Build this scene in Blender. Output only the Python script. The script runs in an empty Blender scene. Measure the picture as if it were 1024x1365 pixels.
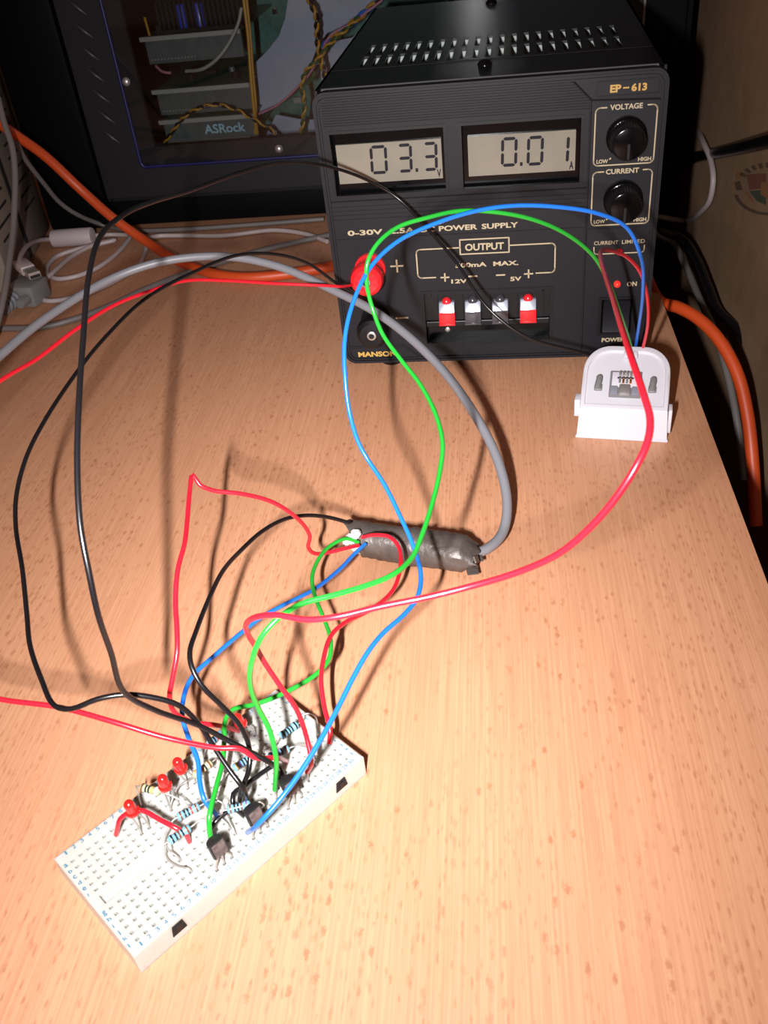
import bpy, bmesh, math, random
from mathutils import Vector, Matrix

MM = 0.001
sc = bpy.context.scene
COL = sc.collection
random.seed(7)

# ------------------------------------------------------------------ camera
FPX, CAMH, PITCH, ROLL = 1205.4, 226.36, 0.6419, -0.1179      # focal length in pixels of the 1024x1365 frame, height in mm
fv = Vector((0, math.cos(PITCH), -math.sin(PITCH)))
_u = Vector((0, math.sin(PITCH), math.cos(PITCH)))
_r = Vector((1, 0, 0))
rv = _r * math.cos(ROLL) + _u * math.sin(ROLL)
uv = -_r * math.sin(ROLL) + _u * math.cos(ROLL)
CAMP = Vector((0, 0, CAMH))
cam = bpy.data.cameras.new('camera')
cam.sensor_fit = 'VERTICAL'
cam.sensor_height = 24.0
cam.lens = 24.0 * FPX / 1365.0
cam.clip_start = 0.01
cam.clip_end = 20
cam.dof.use_dof = True
cam.dof.focus_distance = 0.34
cam.dof.aperture_fstop = 30
camo = bpy.data.objects.new('camera', cam)
COL.objects.link(camo)
m = Matrix.Identity(4)
for i in range(3):
    m[i][0], m[i][1], m[i][2] = rv[i], uv[i], -fv[i]
m[0][3], m[1][3], m[2][3] = CAMP * MM
camo.matrix_world = m
sc.camera = camo

# ------------------------------------------------------------------ world, flash, exposure
w = bpy.data.worlds.new('world')
sc.world = w
w.use_nodes = True
w.node_tree.nodes['Background'].inputs[0].default_value = (1.0, 0.50, 0.33, 1)
w.node_tree.nodes['Background'].inputs[1].default_value = 0.16
BEAM = 27.5
FL = CAMP - rv * 38 - uv * 24                                   # the built-in flash beside the lens
fl = bpy.data.lights.new('camera_flash', 'AREA')
fl.shape = 'RECTANGLE'
fl.size, fl.size_y = 0.005, 0.024
fl.energy = 4.45
fl.color = (1.0, 0.975, 1.0)
fl.use_nodes = True                                             # the flash tube's reflector throws a beam brightest along its axis
_nt = fl.node_tree
_em = _nt.nodes['Emission']
_tc0 = _nt.nodes.new('ShaderNodeNewGeometry')
_dot = _nt.nodes.new('ShaderNodeVectorMath')
_dot.operation = 'DOT_PRODUCT'
_ang = _nt.nodes.new('ShaderNodeMath')
_ang.operation = 'ARCCOSINE'
_sq = _nt.nodes.new('ShaderNodeMath')
_sq.operation = 'POWER'
_sq.inputs[1].default_value = 2.0
_ga = _nt.nodes.new('ShaderNodeMath')
_ga.operation = 'MULTIPLY'
_ga.inputs[1].default_value = -1.0 / math.radians(BEAM) ** 2
_ex = _nt.nodes.new('ShaderNodeMath')
_ex.operation = 'EXPONENT'
_ml = _nt.nodes.new('ShaderNodeMath')
_ml.operation = 'MULTIPLY_ADD'
_ml.inputs[1].default_value = 0.78
_ml.inputs[2].default_value = 0.22
_nt.links.new(_tc0.outputs['Normal'], _dot.inputs[0])
_nt.links.new(_tc0.outputs['Incoming'], _dot.inputs[1])
_nt.links.new(_dot.outputs['Value'], _ang.inputs[0])
_nt.links.new(_ang.outputs[0], _sq.inputs[0])
_nt.links.new(_sq.outputs[0], _ga.inputs[0])
_nt.links.new(_ga.outputs[0], _ex.inputs[0])
_nt.links.new(_ex.outputs[0], _ml.inputs[0])
_nt.links.new(_ml.outputs[0], _em.inputs['Strength'])
flo = bpy.data.objects.new('camera_flash', fl)
COL.objects.link(flo)
flo.location = FL * MM
_bd = (fv + rv * 0.07 + uv * 0.13).normalized()                  # the beam points a little up and right of the lens axis
_bz = -_bd
_bx = uv.cross(_bz).normalized()
_by = _bz.cross(_bx)
flo.rotation_euler = Matrix((_bx, _by, _bz)).transposed().to_euler()
sc.view_settings.view_transform = 'Standard'
sc.view_settings.look = 'None'
sc.view_settings.gamma = 1
sc.view_settings.use_curve_mapping = False
sc.view_settings.exposure = 0.0

# ------------------------------------------------------------------ pixel -> place helpers (mm)
def ray(px, py):
    return rv * ((px - 512) / FPX) + uv * ((682.5 - py) / FPX) + fv
def Z(px, py, z=0.0):
    d = ray(px, py)
    return CAMP + d * ((z - CAMH) / d.z)
def D(px, py, dep):
    return CAMP + ray(px, py) * dep

# ------------------------------------------------------------------ materials
def mat(name, col, rough=0.5, metal=0.0, spec=0.5, coat=0.0, trans=0.0, emit=None, es=0.0, noise=None, bump=None, sss=0.0):
    M = bpy.data.materials.new(name)
    M.use_nodes = True
    nt = M.node_tree
    b = nt.nodes['Principled BSDF']
    b.inputs['Base Color'].default_value = (*col, 1)
    b.inputs['Roughness'].default_value = rough
    b.inputs['Metallic'].default_value = metal
    b.inputs['Specular IOR Level'].default_value = spec
    b.inputs['Coat Weight'].default_value = coat
    b.inputs['Transmission Weight'].default_value = trans
    if sss:
        b.inputs['Subsurface Weight'].default_value = sss
        b.inputs['Subsurface Radius'].default_value = (0.0036, 0.0036, 0.0032)
        b.inputs['Subsurface Scale'].default_value = 1.0
    if emit:
        b.inputs['Emission Color'].default_value = (*emit, 1)
        b.inputs['Emission Strength'].default_value = es
    tc = nt.nodes.new('ShaderNodeTexCoord')
    if noise:                                                   # (scale, second colour, amount)
        n = nt.nodes.new('ShaderNodeTexNoise')
        n.inputs['Scale'].default_value = noise[0]
        n.inputs['Detail'].default_value = 5
        nt.links.new(tc.outputs['Object'], n.inputs['Vector'])
        mx = nt.nodes.new('ShaderNodeMix')
        mx.data_type = 'RGBA'
        mx.inputs[6].default_value = (*col, 1)
        mx.inputs[7].default_value = (*noise[1], 1)
        mr = nt.nodes.new('ShaderNodeMapRange')
        mr.inputs['From Min'].default_value = 0.35
        mr.inputs['From Max'].default_value = 0.65
        mr.inputs['To Max'].default_value = noise[2]
        nt.links.new(n.outputs['Fac'], mr.inputs['Value'])
        nt.links.new(mr.outputs[0], mx.inputs[0])
        nt.links.new(mx.outputs[2], b.inputs['Base Color'])
    if bump:                                                    # (scale, strength, distance)
        n2 = nt.nodes.new('ShaderNodeTexNoise')
        n2.inputs['Scale'].default_value = bump[0]
        n2.inputs['Detail'].default_value = 4
        nt.links.new(tc.outputs['Object'], n2.inputs['Vector'])
        bp = nt.nodes.new('ShaderNodeBump')
        bp.inputs['Strength'].default_value = bump[1]
        bp.inputs['Distance'].default_value = bump[2]
        nt.links.new(n2.outputs['Fac'], bp.inputs['Height'])
        nt.links.new(bp.outputs[0], b.inputs['Normal'])
    return M

def wood_mat():
    M = bpy.data.materials.new('beech')
    M.use_nodes = True
    nt = M.node_tree
    N, L = nt.nodes, nt.links
    b = N['Principled BSDF']
    tc = N.new('ShaderNodeTexCoord')
    rot = N.new('ShaderNodeMapping')
    rot.inputs['Rotation'].default_value = (0, 0, 0.158)
    L.new(tc.outputs['Object'], rot.inputs['Vector'])
    def scaled(sx, sy, off=0):
        q = N.new('ShaderNodeMapping')
        q.inputs['Scale'].default_value = (sx, sy, 1)
        q.inputs['Location'].default_value = (off, off * 1.7, 0)
        L.new(rot.outputs[0], q.inputs['Vector'])
        return q.outputs[0]
    def noise(vec, detail=3, dist=0.0):
        n = N.new('ShaderNodeTexNoise')
        n.inputs['Scale'].default_value = 1
        n.inputs['Detail'].default_value = detail
        n.inputs['Distortion'].default_value = dist
        L.new(vec, n.inputs['Vector'])
        return n.outputs['Fac']
    def rng(v, a, b_, c, d):
        q = N.new('ShaderNodeMapRange')
        for k, x in zip(('From Min', 'From Max', 'To Min', 'To Max'), (a, b_, c, d)):
            q.inputs[k].default_value = x
        L.new(v, q.inputs['Value'])
        return q.outputs[0]
    def mul(a, b_, op='MULTIPLY'):
        q = N.new('ShaderNodeMath')
        q.operation = op
        for i, x in enumerate((a, b_)):
            if isinstance(x, float):
                q.inputs[i].default_value = x
            else:
                L.new(x, q.inputs[i])
        return q.outputs[0]
    def mix(f, a, b_):
        q = N.new('ShaderNodeMix')
        q.data_type = 'RGBA'
        L.new(f, q.inputs[0])
        for i, x in ((6, a), (7, b_)):
            if isinstance(x, tuple):
                q.inputs[i].default_value = (*x, 1)
            else:
                L.new(x, q.inputs[i])
        return q.outputs[2]
    broad = rng(noise(scaled(30, 2.6), 4, 0.4), 0.3, 0.7, 0, 1)
    fine = rng(noise(scaled(1250, 22, 3), 2), 0.3, 0.7, 0, 1)
    mid = rng(noise(scaled(330, 8, 7), 2), 0.35, 0.7, 0, 1)
    c = mix(broad, WOOD_A, WOOD_B)
    c = mix(mul(fine, 0.62), c, WOOD_C)
    c = mix(mul(mid, 0.12), c, WOOD_C)
    # flecks: small dashes along the grain and sparser irregular blots
    for sx, sy, off, d0, d1, p0, p1, amt, z0 in ((800, 210, 5, 0.12, 0.40, 0.72, 0.80, 0.60, 0.1), (300, 150, 2, 0.10, 0.30, 0.78, 0.84, 0.75, 0.0), (470, 200, 8, 0.10, 0.34, 0.80, 0.86, 0.65, 0.0)):
        vo = N.new('ShaderNodeTexVoronoi')
        vo.voronoi_dimensions = '2D'
        vo.inputs['Scale'].default_value = 1
        vo.inputs['Randomness'].default_value = 1
        wob = N.new('ShaderNodeVectorMath')
        wob.operation = 'MULTIPLY_ADD'
        nz = N.new('ShaderNodeTexNoise')
        nz.inputs['Scale'].default_value = 900
        L.new(rot.outputs[0], nz.inputs['Vector'])
        L.new(nz.outputs['Color'], wob.inputs[0])
        wob.inputs[1].default_value = (0.5, 0.5, 0)
        L.new(scaled(sx, sy, off), wob.inputs[2])
        L.new(wob.outputs[0], vo.inputs['Vector'])
        dash = rng(vo.outputs['Distance'], d0, d1, 1, 0)
        sep = N.new('ShaderNodeSeparateColor')
        L.new(vo.outputs['Color'], sep.inputs[0])
        pick = rng(sep.outputs[0], p0, p1, 0, 1)
        zone = rng(noise(scaled(19, 5, 9 + off), 2), 0.38, 0.60, z0, 1)
        c = mix(mul(mul(dash, pick), mul(zone, amt)), c, WOOD_D)
    L.new(c, b.inputs['Base Color'])
    b.inputs['Roughness'].default_value = 0.6
    b.inputs['Specular IOR Level'].default_value = 0.8
    bp = N.new('ShaderNodeBump')
    bp.inputs['Strength'].default_value = 0.08
    bp.inputs['Distance'].default_value = 0.0003
    L.new(fine, bp.inputs['Height'])
    L.new(bp.outputs[0], b.inputs['Normal'])
    return M

WOOD_A, WOOD_B, WOOD_C, WOOD_D = (0.63, 0.325, 0.180), (0.57, 0.28, 0.148), (0.44, 0.19, 0.092), (0.36, 0.135, 0.055)
M_wood = wood_mat()
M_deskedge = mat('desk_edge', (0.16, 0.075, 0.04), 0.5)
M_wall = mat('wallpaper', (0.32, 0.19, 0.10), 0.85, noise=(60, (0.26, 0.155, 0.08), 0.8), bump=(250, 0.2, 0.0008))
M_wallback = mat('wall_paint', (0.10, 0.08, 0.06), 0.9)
M_floor = mat('floor_vinyl', (0.10, 0.07, 0.05), 0.7, noise=(20, (0.07, 0.05, 0.035), 1))
M_blackpl = mat('black_plastic', (0.0035, 0.0035, 0.0046), 0.45, spec=0.35, bump=(4000, 0.06, 0.0001))
M_bezel = mat('charcoal_bezel', (0.0068, 0.0068, 0.0092), 0.5, spec=0.3, bump=(3500, 0.08, 0.0001))
M_lip = mat('pale_hood_lip', (0.09, 0.09, 0.105), 0.35, spec=1.0)  # front lip of the hood, paler and glossier than its top
M_bezel2 = mat('charcoal_ridges', (0.004, 0.004, 0.0055), 0.5, spec=0.3)
M_hood = mat('black_painted_steel', (0.0028, 0.0028, 0.0036), 0.36, spec=0.4, noise=(300, (0.004, 0.004, 0.005), 0.6), bump=(2500, 0.07, 0.0001))
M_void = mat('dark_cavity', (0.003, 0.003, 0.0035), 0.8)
M_gloss = mat('glossy_black', (0.002, 0.002, 0.0026), 0.16, spec=0.22)
M_gold = mat('printed_cream', (0.42, 0.35, 0.22), 0.5)
M_yellow = mat('printed_yellow', (0.48, 0.29, 0.06), 0.5)
M_lcd = mat('lcd_grey', (0.215, 0.195, 0.15), 0.30, noise=(90, (0.19, 0.18, 0.145), 1))
M_seg = mat('lcd_segment', (0.006, 0.005, 0.009), 0.45, spec=0.2)
M_steel = mat('bright_steel', (0.55, 0.53, 0.51), 0.34, 0.8)
M_lead = mat('tinned_lead', (0.42, 0.40, 0.37), 0.38, 0.6)
M_copper = mat('gilt_copper', (0.85, 0.42, 0.14), 0.3, 1.0)
M_fin = mat('bare_aluminium', (0.36, 0.40, 0.37), 0.5, 0.1)
M_redpl = mat('red_plastic', (0.72, 0.016, 0.022), 0.25, coat=0.3)
M_clearpl = mat('smoke_plastic', (0.045, 0.045, 0.052), 0.18, coat=0.6)
M_chrome = mat('clear_tip', (0.26, 0.28, 0.33), 0.25, 0.3)
M_led = mat('led_red', (0.50, 0.012, 0.010), 0.18, coat=0.5)
M_ledon = mat('led_lit', (0.9, 0.03, 0.02), 0.2, emit=(1, 0.03, 0.02), es=0.55)
M_wred = mat('red_insulation', (0.56, 0.010, 0.022), 0.28, coat=0.15)
M_wblue = mat('blue_insulation', (0.010, 0.135, 0.56), 0.28, coat=0.15)
M_wgreen = mat('green_insulation', (0.014, 0.29, 0.026), 0.28, coat=0.15)
M_wblack = mat('black_insulation', (0.0045, 0.0042, 0.005), 0.28, coat=0.1)
M_cgrey = mat('grey_sheath', (0.165, 0.168, 0.182), 0.42)
M_cgrey2 = mat('dull_grey_sheath', (0.135, 0.12, 0.112), 0.5)
M_cwhite = mat('white_sheath', (0.40, 0.34, 0.33), 0.45)
M_corange = mat('orange_sheath', (0.50, 0.058, 0.009), 0.45)
M_board = mat('breadboard_plastic', (0.50, 0.50, 0.455), 0.4, noise=(120, (0.435, 0.44, 0.395), 0.5), sss=0.7)
M_print = mat('blue_print', (0.03, 0.18, 0.30), 0.5)
M_hole = mat('hole_contact', (0.012, 0.011, 0.009), 0.6, spec=0.2)
M_rblue = mat('resistor_blue', (0.15, 0.36, 0.50), 0.25, coat=0.4)
M_rgreen = mat('resistor_green', (0.30, 0.34, 0.21), 0.28, coat=0.4)
M_igreen = mat('dark_green_wire', (0.02, 0.07, 0.015), 0.45)
M_faceglint = mat('transistor_face_glint', (0.12, 0.095, 0.09), 0.5, noise=(900, (0.06, 0.048, 0.045), 1))  # marked grey-brown flat side, its glint put into the paler colour
M_bands = {k: mat('band_' + k, c, 0.3) for k, c in dict(black=(0.012, 0.012, 0.014), brown=(0.14, 0.045, 0.02), red=(0.5, 0.04, 0.03), white=(0.8, 0.8, 0.76), gold=(0.55, 0.33, 0.10), orange=(0.7, 0.25, 0.06), violet=(0.14, 0.08, 0.28)).items()}
M_tran = mat('transistor_epoxy', (0.014, 0.0135, 0.014), 0.42, bump=(2500, 0.15, 0.0001))
M_foil = mat('aluminium_tape', (0.105, 0.088, 0.078), 0.44, 0.35, noise=(160, (0.07, 0.058, 0.05), 0.8), bump=(420, 0.5, 0.0007))
M_paper = mat('torn_paper', (0.52, 0.51, 0.48), 0.8, bump=(900, 0.5, 0.0006))
M_white = mat('white_plastic', (0.54, 0.525, 0.56), 0.35)
M_greypl = mat('grey_plastic', (0.17, 0.165, 0.16), 0.45)
M_beige = mat('beige_plastic', (0.22, 0.185, 0.145), 0.65, noise=(40, (0.18, 0.15, 0.12), 0.6))
M_bead = mat('ferrite_shell', (0.47, 0.40, 0.40), 0.5)
M_panel = mat('tower_panel', (0.0095, 0.0095, 0.0115), 0.5, spec=0.3, bump=(1800, 0.1, 0.0002))
M_tblack = mat('tower_black', (0.0018, 0.0018, 0.0022), 0.6, spec=0.08)
M_louvre = mat('louvre_edge', (0.028, 0.028, 0.032), 0.45)
M_trim = mat('blue_trim', (0.003, 0.005, 0.075), 0.4)
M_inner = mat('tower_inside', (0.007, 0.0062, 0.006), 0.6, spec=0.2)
M_pcb = mat('circuit_board', (0.035, 0.13, 0.095), 0.4, noise=(140, (0.06, 0.20, 0.16), 1))
M_pcb2 = mat('card_green', (0.02, 0.11, 0.065), 0.4, noise=(220, (0.035, 0.15, 0.10), 1))
M_slot = mat('slot_ivory', (0.26, 0.27, 0.23), 0.5)
M_cardface = mat('card_grey', (0.045, 0.068, 0.062), 0.5, noise=(130, (0.07, 0.092, 0.086), 1))
M_ribbon = mat('ribbon_grey', (0.33, 0.36, 0.44), 0.5, noise=(30, (0.27, 0.30, 0.38), 1))
M_cyan = mat('printed_cyan', (0.30, 0.52, 0.60), 0.5)
M_iyellow = mat('yellow_wire', (0.42, 0.22, 0.02), 0.45)
M_iblue = mat('blue_cap', (0.03, 0.06, 0.42), 0.3, coat=0.4)
M_imag = mat('mauve_wire', (0.42, 0.16, 0.20), 0.5)
M_glint = mat('cap_can', (0.5, 0.52, 0.54), 0.25, 0.8)
def glass_mat():
    M = bpy.data.materials.new('acrylic')
    M.use_nodes = True
    nt = M.node_tree
    nt.nodes.remove(nt.nodes['Principled BSDF'])
    out = nt.nodes['Material Output']
    t = nt.nodes.new('ShaderNodeBsdfTransparent')
    t.inputs[0].default_value = (0.86, 0.87, 0.88, 1)
    g = nt.nodes.new('ShaderNodeBsdfGlossy')
    g.inputs['Roughness'].default_value = 0.04
    fr = nt.nodes.new('ShaderNodeFresnel')
    fr.inputs[0].default_value = 1.45
    mx = nt.nodes.new('ShaderNodeMixShader')
    nt.links.new(fr.outputs[0], mx.inputs[0])
    nt.links.new(t.outputs[0], mx.inputs[1])
    nt.links.new(g.outputs[0], mx.inputs[2])
    nt.links.new(mx.outputs[0], out.inputs[0])
    return M
M_glass = glass_mat()

# ------------------------------------------------------------------ mesh helpers (all in mm)
class MB:
    def __init__(s):
        s.v, s.f, s.mi, s.mats = [], [], [], []
    def slot(s, m_):
        if m_ not in s.mats:
            s.mats.append(m_)
        return s.mats.index(m_)
    def add(s, vs, fs, m_):
        k, o = s.slot(m_), len(s.v)
        s.v += [tuple(x) for x in vs]
        for f in fs:
            s.f.append(tuple(i + o for i in f))
            s.mi.append(k)
        return s
    def box(s, a, b, m_, M=None, bev=0.0, seg=2):
        bm = bmesh.new()
        bmesh.ops.create_cube(bm, size=1)
        c = [(a[i] + b[i]) / 2 for i in range(3)]
        d = [abs(b[i] - a[i]) for i in range(3)]
        for q in bm.verts:
            q.co = Vector((c[0] + q.co.x * d[0], c[1] + q.co.y * d[1], c[2] + q.co.z * d[2]))
        if bev:
            bmesh.ops.bevel(bm, geom=bm.edges[:], offset=bev, segments=seg, affect='EDGES', profile=0.5)
        return s.bm(bm, m_, M)
    def bm(s, bm, m_, M=None):
        bm.verts.index_update()
        vs = [(M @ q.co if M else q.co) for q in bm.verts]
        s.add(vs, [[q.index for q in f.verts] for f in bm.faces], m_)
        bm.free()
        return s
    def prism(s, pts, h0, h1, m_, M=None, axis='z', bev=0.0):
        """pts: outline; extruded along axis from h0 to h1. axis y: pts are (x, z)."""
        bm = bmesh.new()
        def P(p, h):
            return (p[0], p[1], h) if axis == 'z' else ((p[0], h, p[1]) if axis == 'y' else (h, p[0], p[1]))
        A = [bm.verts.new(P(p, h0)) for p in pts]
        B = [bm.verts.new(P(p, h1)) for p in pts]
        n = len(pts)
        f1 = bm.faces.new(A[::-1])
        f2 = bm.faces.new(B)
        for i in range(n):
            bm.faces.new((A[i], A[(i + 1) % n], B[(i + 1) % n], B[i]))
        if bev:
            bmesh.ops.bevel(bm, geom=list(f1.edges) + list(f2.edges), offset=bev, segments=2, affect='EDGES', profile=0.5)
        bmesh.ops.recalc_face_normals(bm, faces=bm.faces[:])
        return s.bm(bm, m_, M)
    def lathe(s, prof, m_, M=None, n=24, ridge=0.0):
        """prof: (radius, height) along local z"""
        vs, fs = [], []
        for (r, h) in prof:
            for k in range(n):
                a = 2 * math.pi * k / n
                rr = r * (1 - ridge * (k % 2)) if r > 0.01 else r
                q = Vector((rr * math.cos(a), rr * math.sin(a), h))
                vs.append(M @ q if M else q)
        for i in range(len(prof) - 1):
            for k in range(n):
                k2 = (k + 1) % n
                fs.append((i * n + k, i * n + k2, (i + 1) * n + k2, (i + 1) * n + k))
        fs.append(tuple(range(n))[::-1])
        fs.append(tuple((len(prof) - 1) * n + k for k in range(n)))
        return s.add(vs, fs, m_)
    def tube(s, pts, r, m_, n=10, smooth=True, step=3.0, rad=None):
        P = spline(pts, step) if smooth else [Vector(p) for p in pts]
        vs, fs = [], []
        t0 = (P[1] - P[0]).normalized()
        nn = t0.orthogonal().normalized()
        for i, p in enumerate(P):
            t = (P[min(i + 1, len(P) - 1)] - P[max(i - 1, 0)]).normalized()
            nn = (nn - t * nn.dot(t)).normalized()
            b = t.cross(nn)
            rr = rad(i / (len(P) - 1)) if rad else r
            for k in range(n):
                a = 2 * math.pi * k / n
                vs.append(p + (nn * math.cos(a) + b * math.sin(a)) * rr)
        for i in range(len(P) - 1):
            for k in range(n):
                k2 = (k + 1) % n
                fs.append((i * n + k, i * n + k2, (i + 1) * n + k2, (i + 1) * n + k))
        fs.append(tuple(range(n))[::-1])
        fs.append(tuple((len(P) - 1) * n + k for k in range(n)))
        return s.add(vs, fs, m_)
    def relief(s, xs, ys, depth, fn, m_, m_pit=None, skip=None, pit_from=0.0):
        """stepped surface over grid xs x ys; depth(i,j) mm below face; fn(x, y, depth) -> point"""
        nx, ny = len(xs) - 1, len(ys) - 1
        for i in range(nx):
            for j in range(ny):
                d = depth(i, j)
                if d is not None:
                    q = [fn(xs[i], ys[j], d), fn(xs[i + 1], ys[j], d), fn(xs[i + 1], ys[j + 1], d), fn(xs[i], ys[j + 1], d)]
                    s.add(q, [(0, 1, 2, 3)], m_pit if (m_pit and d > pit_from) else m_)
        for i in range(nx):
            for j in range(ny):
                d = depth(i, j)
                for di, dj in ((1, 0), (0, 1)):
                    i2, j2 = i + di, j + dj
                    if i2 >= nx or j2 >= ny:
                        continue
                    e = depth(i2, j2)
                    dd, ee = (skip if d is None else d), (skip if e is None else e)
                    if dd != ee:
                        if di:
                            q = [fn(xs[i2], ys[j], dd), fn(xs[i2], ys[j + 1], dd), fn(xs[i2], ys[j + 1], ee), fn(xs[i2], ys[j], ee)]
                        else:
                            q = [fn(xs[i], ys[j2], dd), fn(xs[i + 1], ys[j2], dd), fn(xs[i + 1], ys[j2], ee), fn(xs[i], ys[j2], ee)]
                        s.add(q, [(0, 1, 2, 3)], m_)
        return s
    def build(s, name, parent=None, smooth=None, origin=None):
        o = Vector(origin) if origin is not None else Vector((0, 0, 0))
        me = bpy.data.meshes.new(name)
        me.from_pydata([((Vector(q) - o) * MM) for q in s.v], [], s.f)
        for x in s.mats:
            me.materials.append(x)
        me.polygons.foreach_set('material_index', s.mi)
        bm = bmesh.new()
        bm.from_mesh(me)
        bmesh.ops.remove_doubles(bm, verts=bm.verts[:], dist=1e-6)
        bmesh.ops.recalc_face_normals(bm, faces=bm.faces[:])
        bm.to_mesh(me)
        bm.free()
        if smooth is not None:
            me.polygons.foreach_set('use_smooth', [True] * len(me.polygons))
            me.set_sharp_from_angle(angle=math.radians(smooth))
        ob = bpy.data.objects.new(name, me)
        COL.objects.link(ob)
        if parent:
            ob.parent = parent
        if origin is not None:
            ob.location = o * MM
        return ob

def spline(pts, step=3.0):
    P = [Vector(p) for p in pts]
    if len(P) == 2:
        return P
    Q = [P[0] * 2 - P[1]] + P + [P[-1] * 2 - P[-2]]
    out = []
    for i in range(1, len(Q) - 2):
        p0, p1, p2, p3 = Q[i - 1:i + 3]
        t0 = 0.0
        t1 = t0 + max((p1 - p0).length, 1e-4) ** 0.5
        t2 = t1 + max((p2 - p1).length, 1e-4) ** 0.5
        t3 = t2 + max((p3 - p2).length, 1e-4) ** 0.5
        k = max(2, int((p2 - p1).length / step) + 1)
        for j in range(k):
            t = t1 + (t2 - t1) * j / k
            a1 = p0 * ((t1 - t) / (t1 - t0)) + p1 * ((t - t0) / (t1 - t0))
            a2 = p1 * ((t2 - t) / (t2 - t1)) + p2 * ((t - t1) / (t2 - t1))
            a3 = p2 * ((t3 - t) / (t3 - t2)) + p3 * ((t - t2) / (t3 - t2))
            b1 = a1 * ((t2 - t) / (t2 - t0)) + a2 * ((t - t0) / (t2 - t0))
            b2 = a2 * ((t3 - t) / (t3 - t1)) + a3 * ((t - t1) / (t3 - t1))
            out.append(b1 * ((t2 - t) / (t2 - t1)) + b2 * ((t - t1) / (t2 - t1)))
    out.append(P[-1])
    return out

_tc = {}
def glyphs(s, bold=0.0):
    """outline mesh of a string at size 1, lower left at 0,0 -> (verts, faces, width)"""
    key = (s, bold)
    if key not in _tc:
        cu = bpy.data.curves.new('glyph', 'FONT')
        cu.body = s
        cu.size = 1.0
        cu.offset = bold
        cu.resolution_u = 3
        ob = bpy.data.objects.new('glyph', cu)
        COL.objects.link(ob)
        dg = bpy.context.evaluated_depsgraph_get()
        me = bpy.data.meshes.new_from_object(ob.evaluated_get(dg))
        vs = [tuple(q.co) for q in me.vertices]
        fs = [tuple(p.vertices) for p in me.polygons]
        bpy.data.objects.remove(ob)
        bpy.data.curves.remove(cu)
        bpy.data.meshes.remove(me)
        xs = [q[0] for q in vs] or [0, 1]
        ys = [q[1] for q in vs] or [0, 1]
        _tc[key] = (vs, fs, min(xs), max(xs), min(ys), max(ys))
    return _tc[key]
def text(mb, s, x0, y0, w_, h_, fn, m_, bold=0.0):
    """fit string into the box x0..x0+w_, y0..y0+h_ (cap height); fn(x, y) -> point"""
    vs, fs, a, b, c, d = glyphs(s, bold)
    kx, ky = w_ / (b - a), h_ / (d - max(c, -0.02) if d > 0.3 else max(d - c, 0.05))
    mb.add([fn(x0 + (q[0] - a) * kx, y0 + q[1] * ky) for q in vs], fs, m_)

def tag(o, label, cat, group=None):
    o['label'] = label
    o['category'] = cat
    if group:
        o['group'] = group
    return o
def thing(name, label, cat, loc=(0, 0, 0), rz=0.0, group=None):
    o = bpy.data.objects.new(name, None)
    o.empty_display_size = 0.01
    COL.objects.link(o)
    o.location = Vector(loc) * MM
    o.rotation_euler = (0, 0, rz)
    return tag(o, label, cat, group)
def struct(o):
    o['kind'] = 'structure'
    return o

def rrect(x0, z0, x1, z1, r, n=6):
    out = []
    for cx, cz, a0 in ((x1 - r, z1 - r, 0), (x0 + r, z1 - r, 90), (x0 + r, z0 + r, 180), (x1 - r, z0 + r, 270)):
        for k in range(n + 1):
            a = math.radians(a0 + 90 * k / n)
            out.append((cx + r * math.cos(a), cz + r * math.sin(a)))
    return out
def ring(mb, o, i, y0, y1, m_, M=None):
    """frame between two outlines of equal count in (x, z), from y0 to y1"""
    n = len(o)
    vs = [(p[0], y, p[1]) for y in (y0, y1) for pts in (o, i) for p in pts]
    fs = []
    for k in range(n):
        k2 = (k + 1) % n
        fs += [(k, k2, n + k2, n + k), (2 * n + k, 2 * n + k2, 3 * n + k2, 3 * n + k),
               (k, k2, 2 * n + k2, 2 * n + k), (n + k, n + k2, 3 * n + k2, 3 * n + k)]
    mb.add([M @ Vector(q) for q in vs] if M else vs, fs, m_)

# ================================================================== the setting
TA = 0.158                                                   # the desk stands turned by this much to the camera
tdir = Vector((math.sin(TA), math.cos(TA), 0))
ndir = Vector((math.cos(TA), -math.sin(TA), 0))
RW = Vector((226, 466, 0))                                    # a point of the wall on the right
def wallp(s, z, off=0.0):
    return RW + tdir * s - ndir * off + Vector((0, 0, z))
mb = MB()
mb.box((-1400, -900, -745), (700, 1400, -730), M_floor)
struct(mb.build('floor'))
mb = MB()
vs = [wallp(s, z, o) for o in (0, -40) for s, z in ((-1300, -730), (900, -730), (900, 1300), (-1300, 1300))]
mb.add(vs, [(0, 1, 2, 3), (7, 6, 5, 4), (0, 1, 5, 4), (1, 2, 6, 5), (2, 3, 7, 6), (3, 0, 4, 7)], M_wall)
struct(mb.build('wall_right'))
mb = MB()
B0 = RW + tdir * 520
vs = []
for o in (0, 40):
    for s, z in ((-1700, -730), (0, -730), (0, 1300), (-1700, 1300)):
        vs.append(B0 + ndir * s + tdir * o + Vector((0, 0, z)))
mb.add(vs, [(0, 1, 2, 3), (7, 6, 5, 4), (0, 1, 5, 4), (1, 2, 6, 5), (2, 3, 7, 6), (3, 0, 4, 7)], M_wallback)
struct(mb.build('wall_back'))

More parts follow.
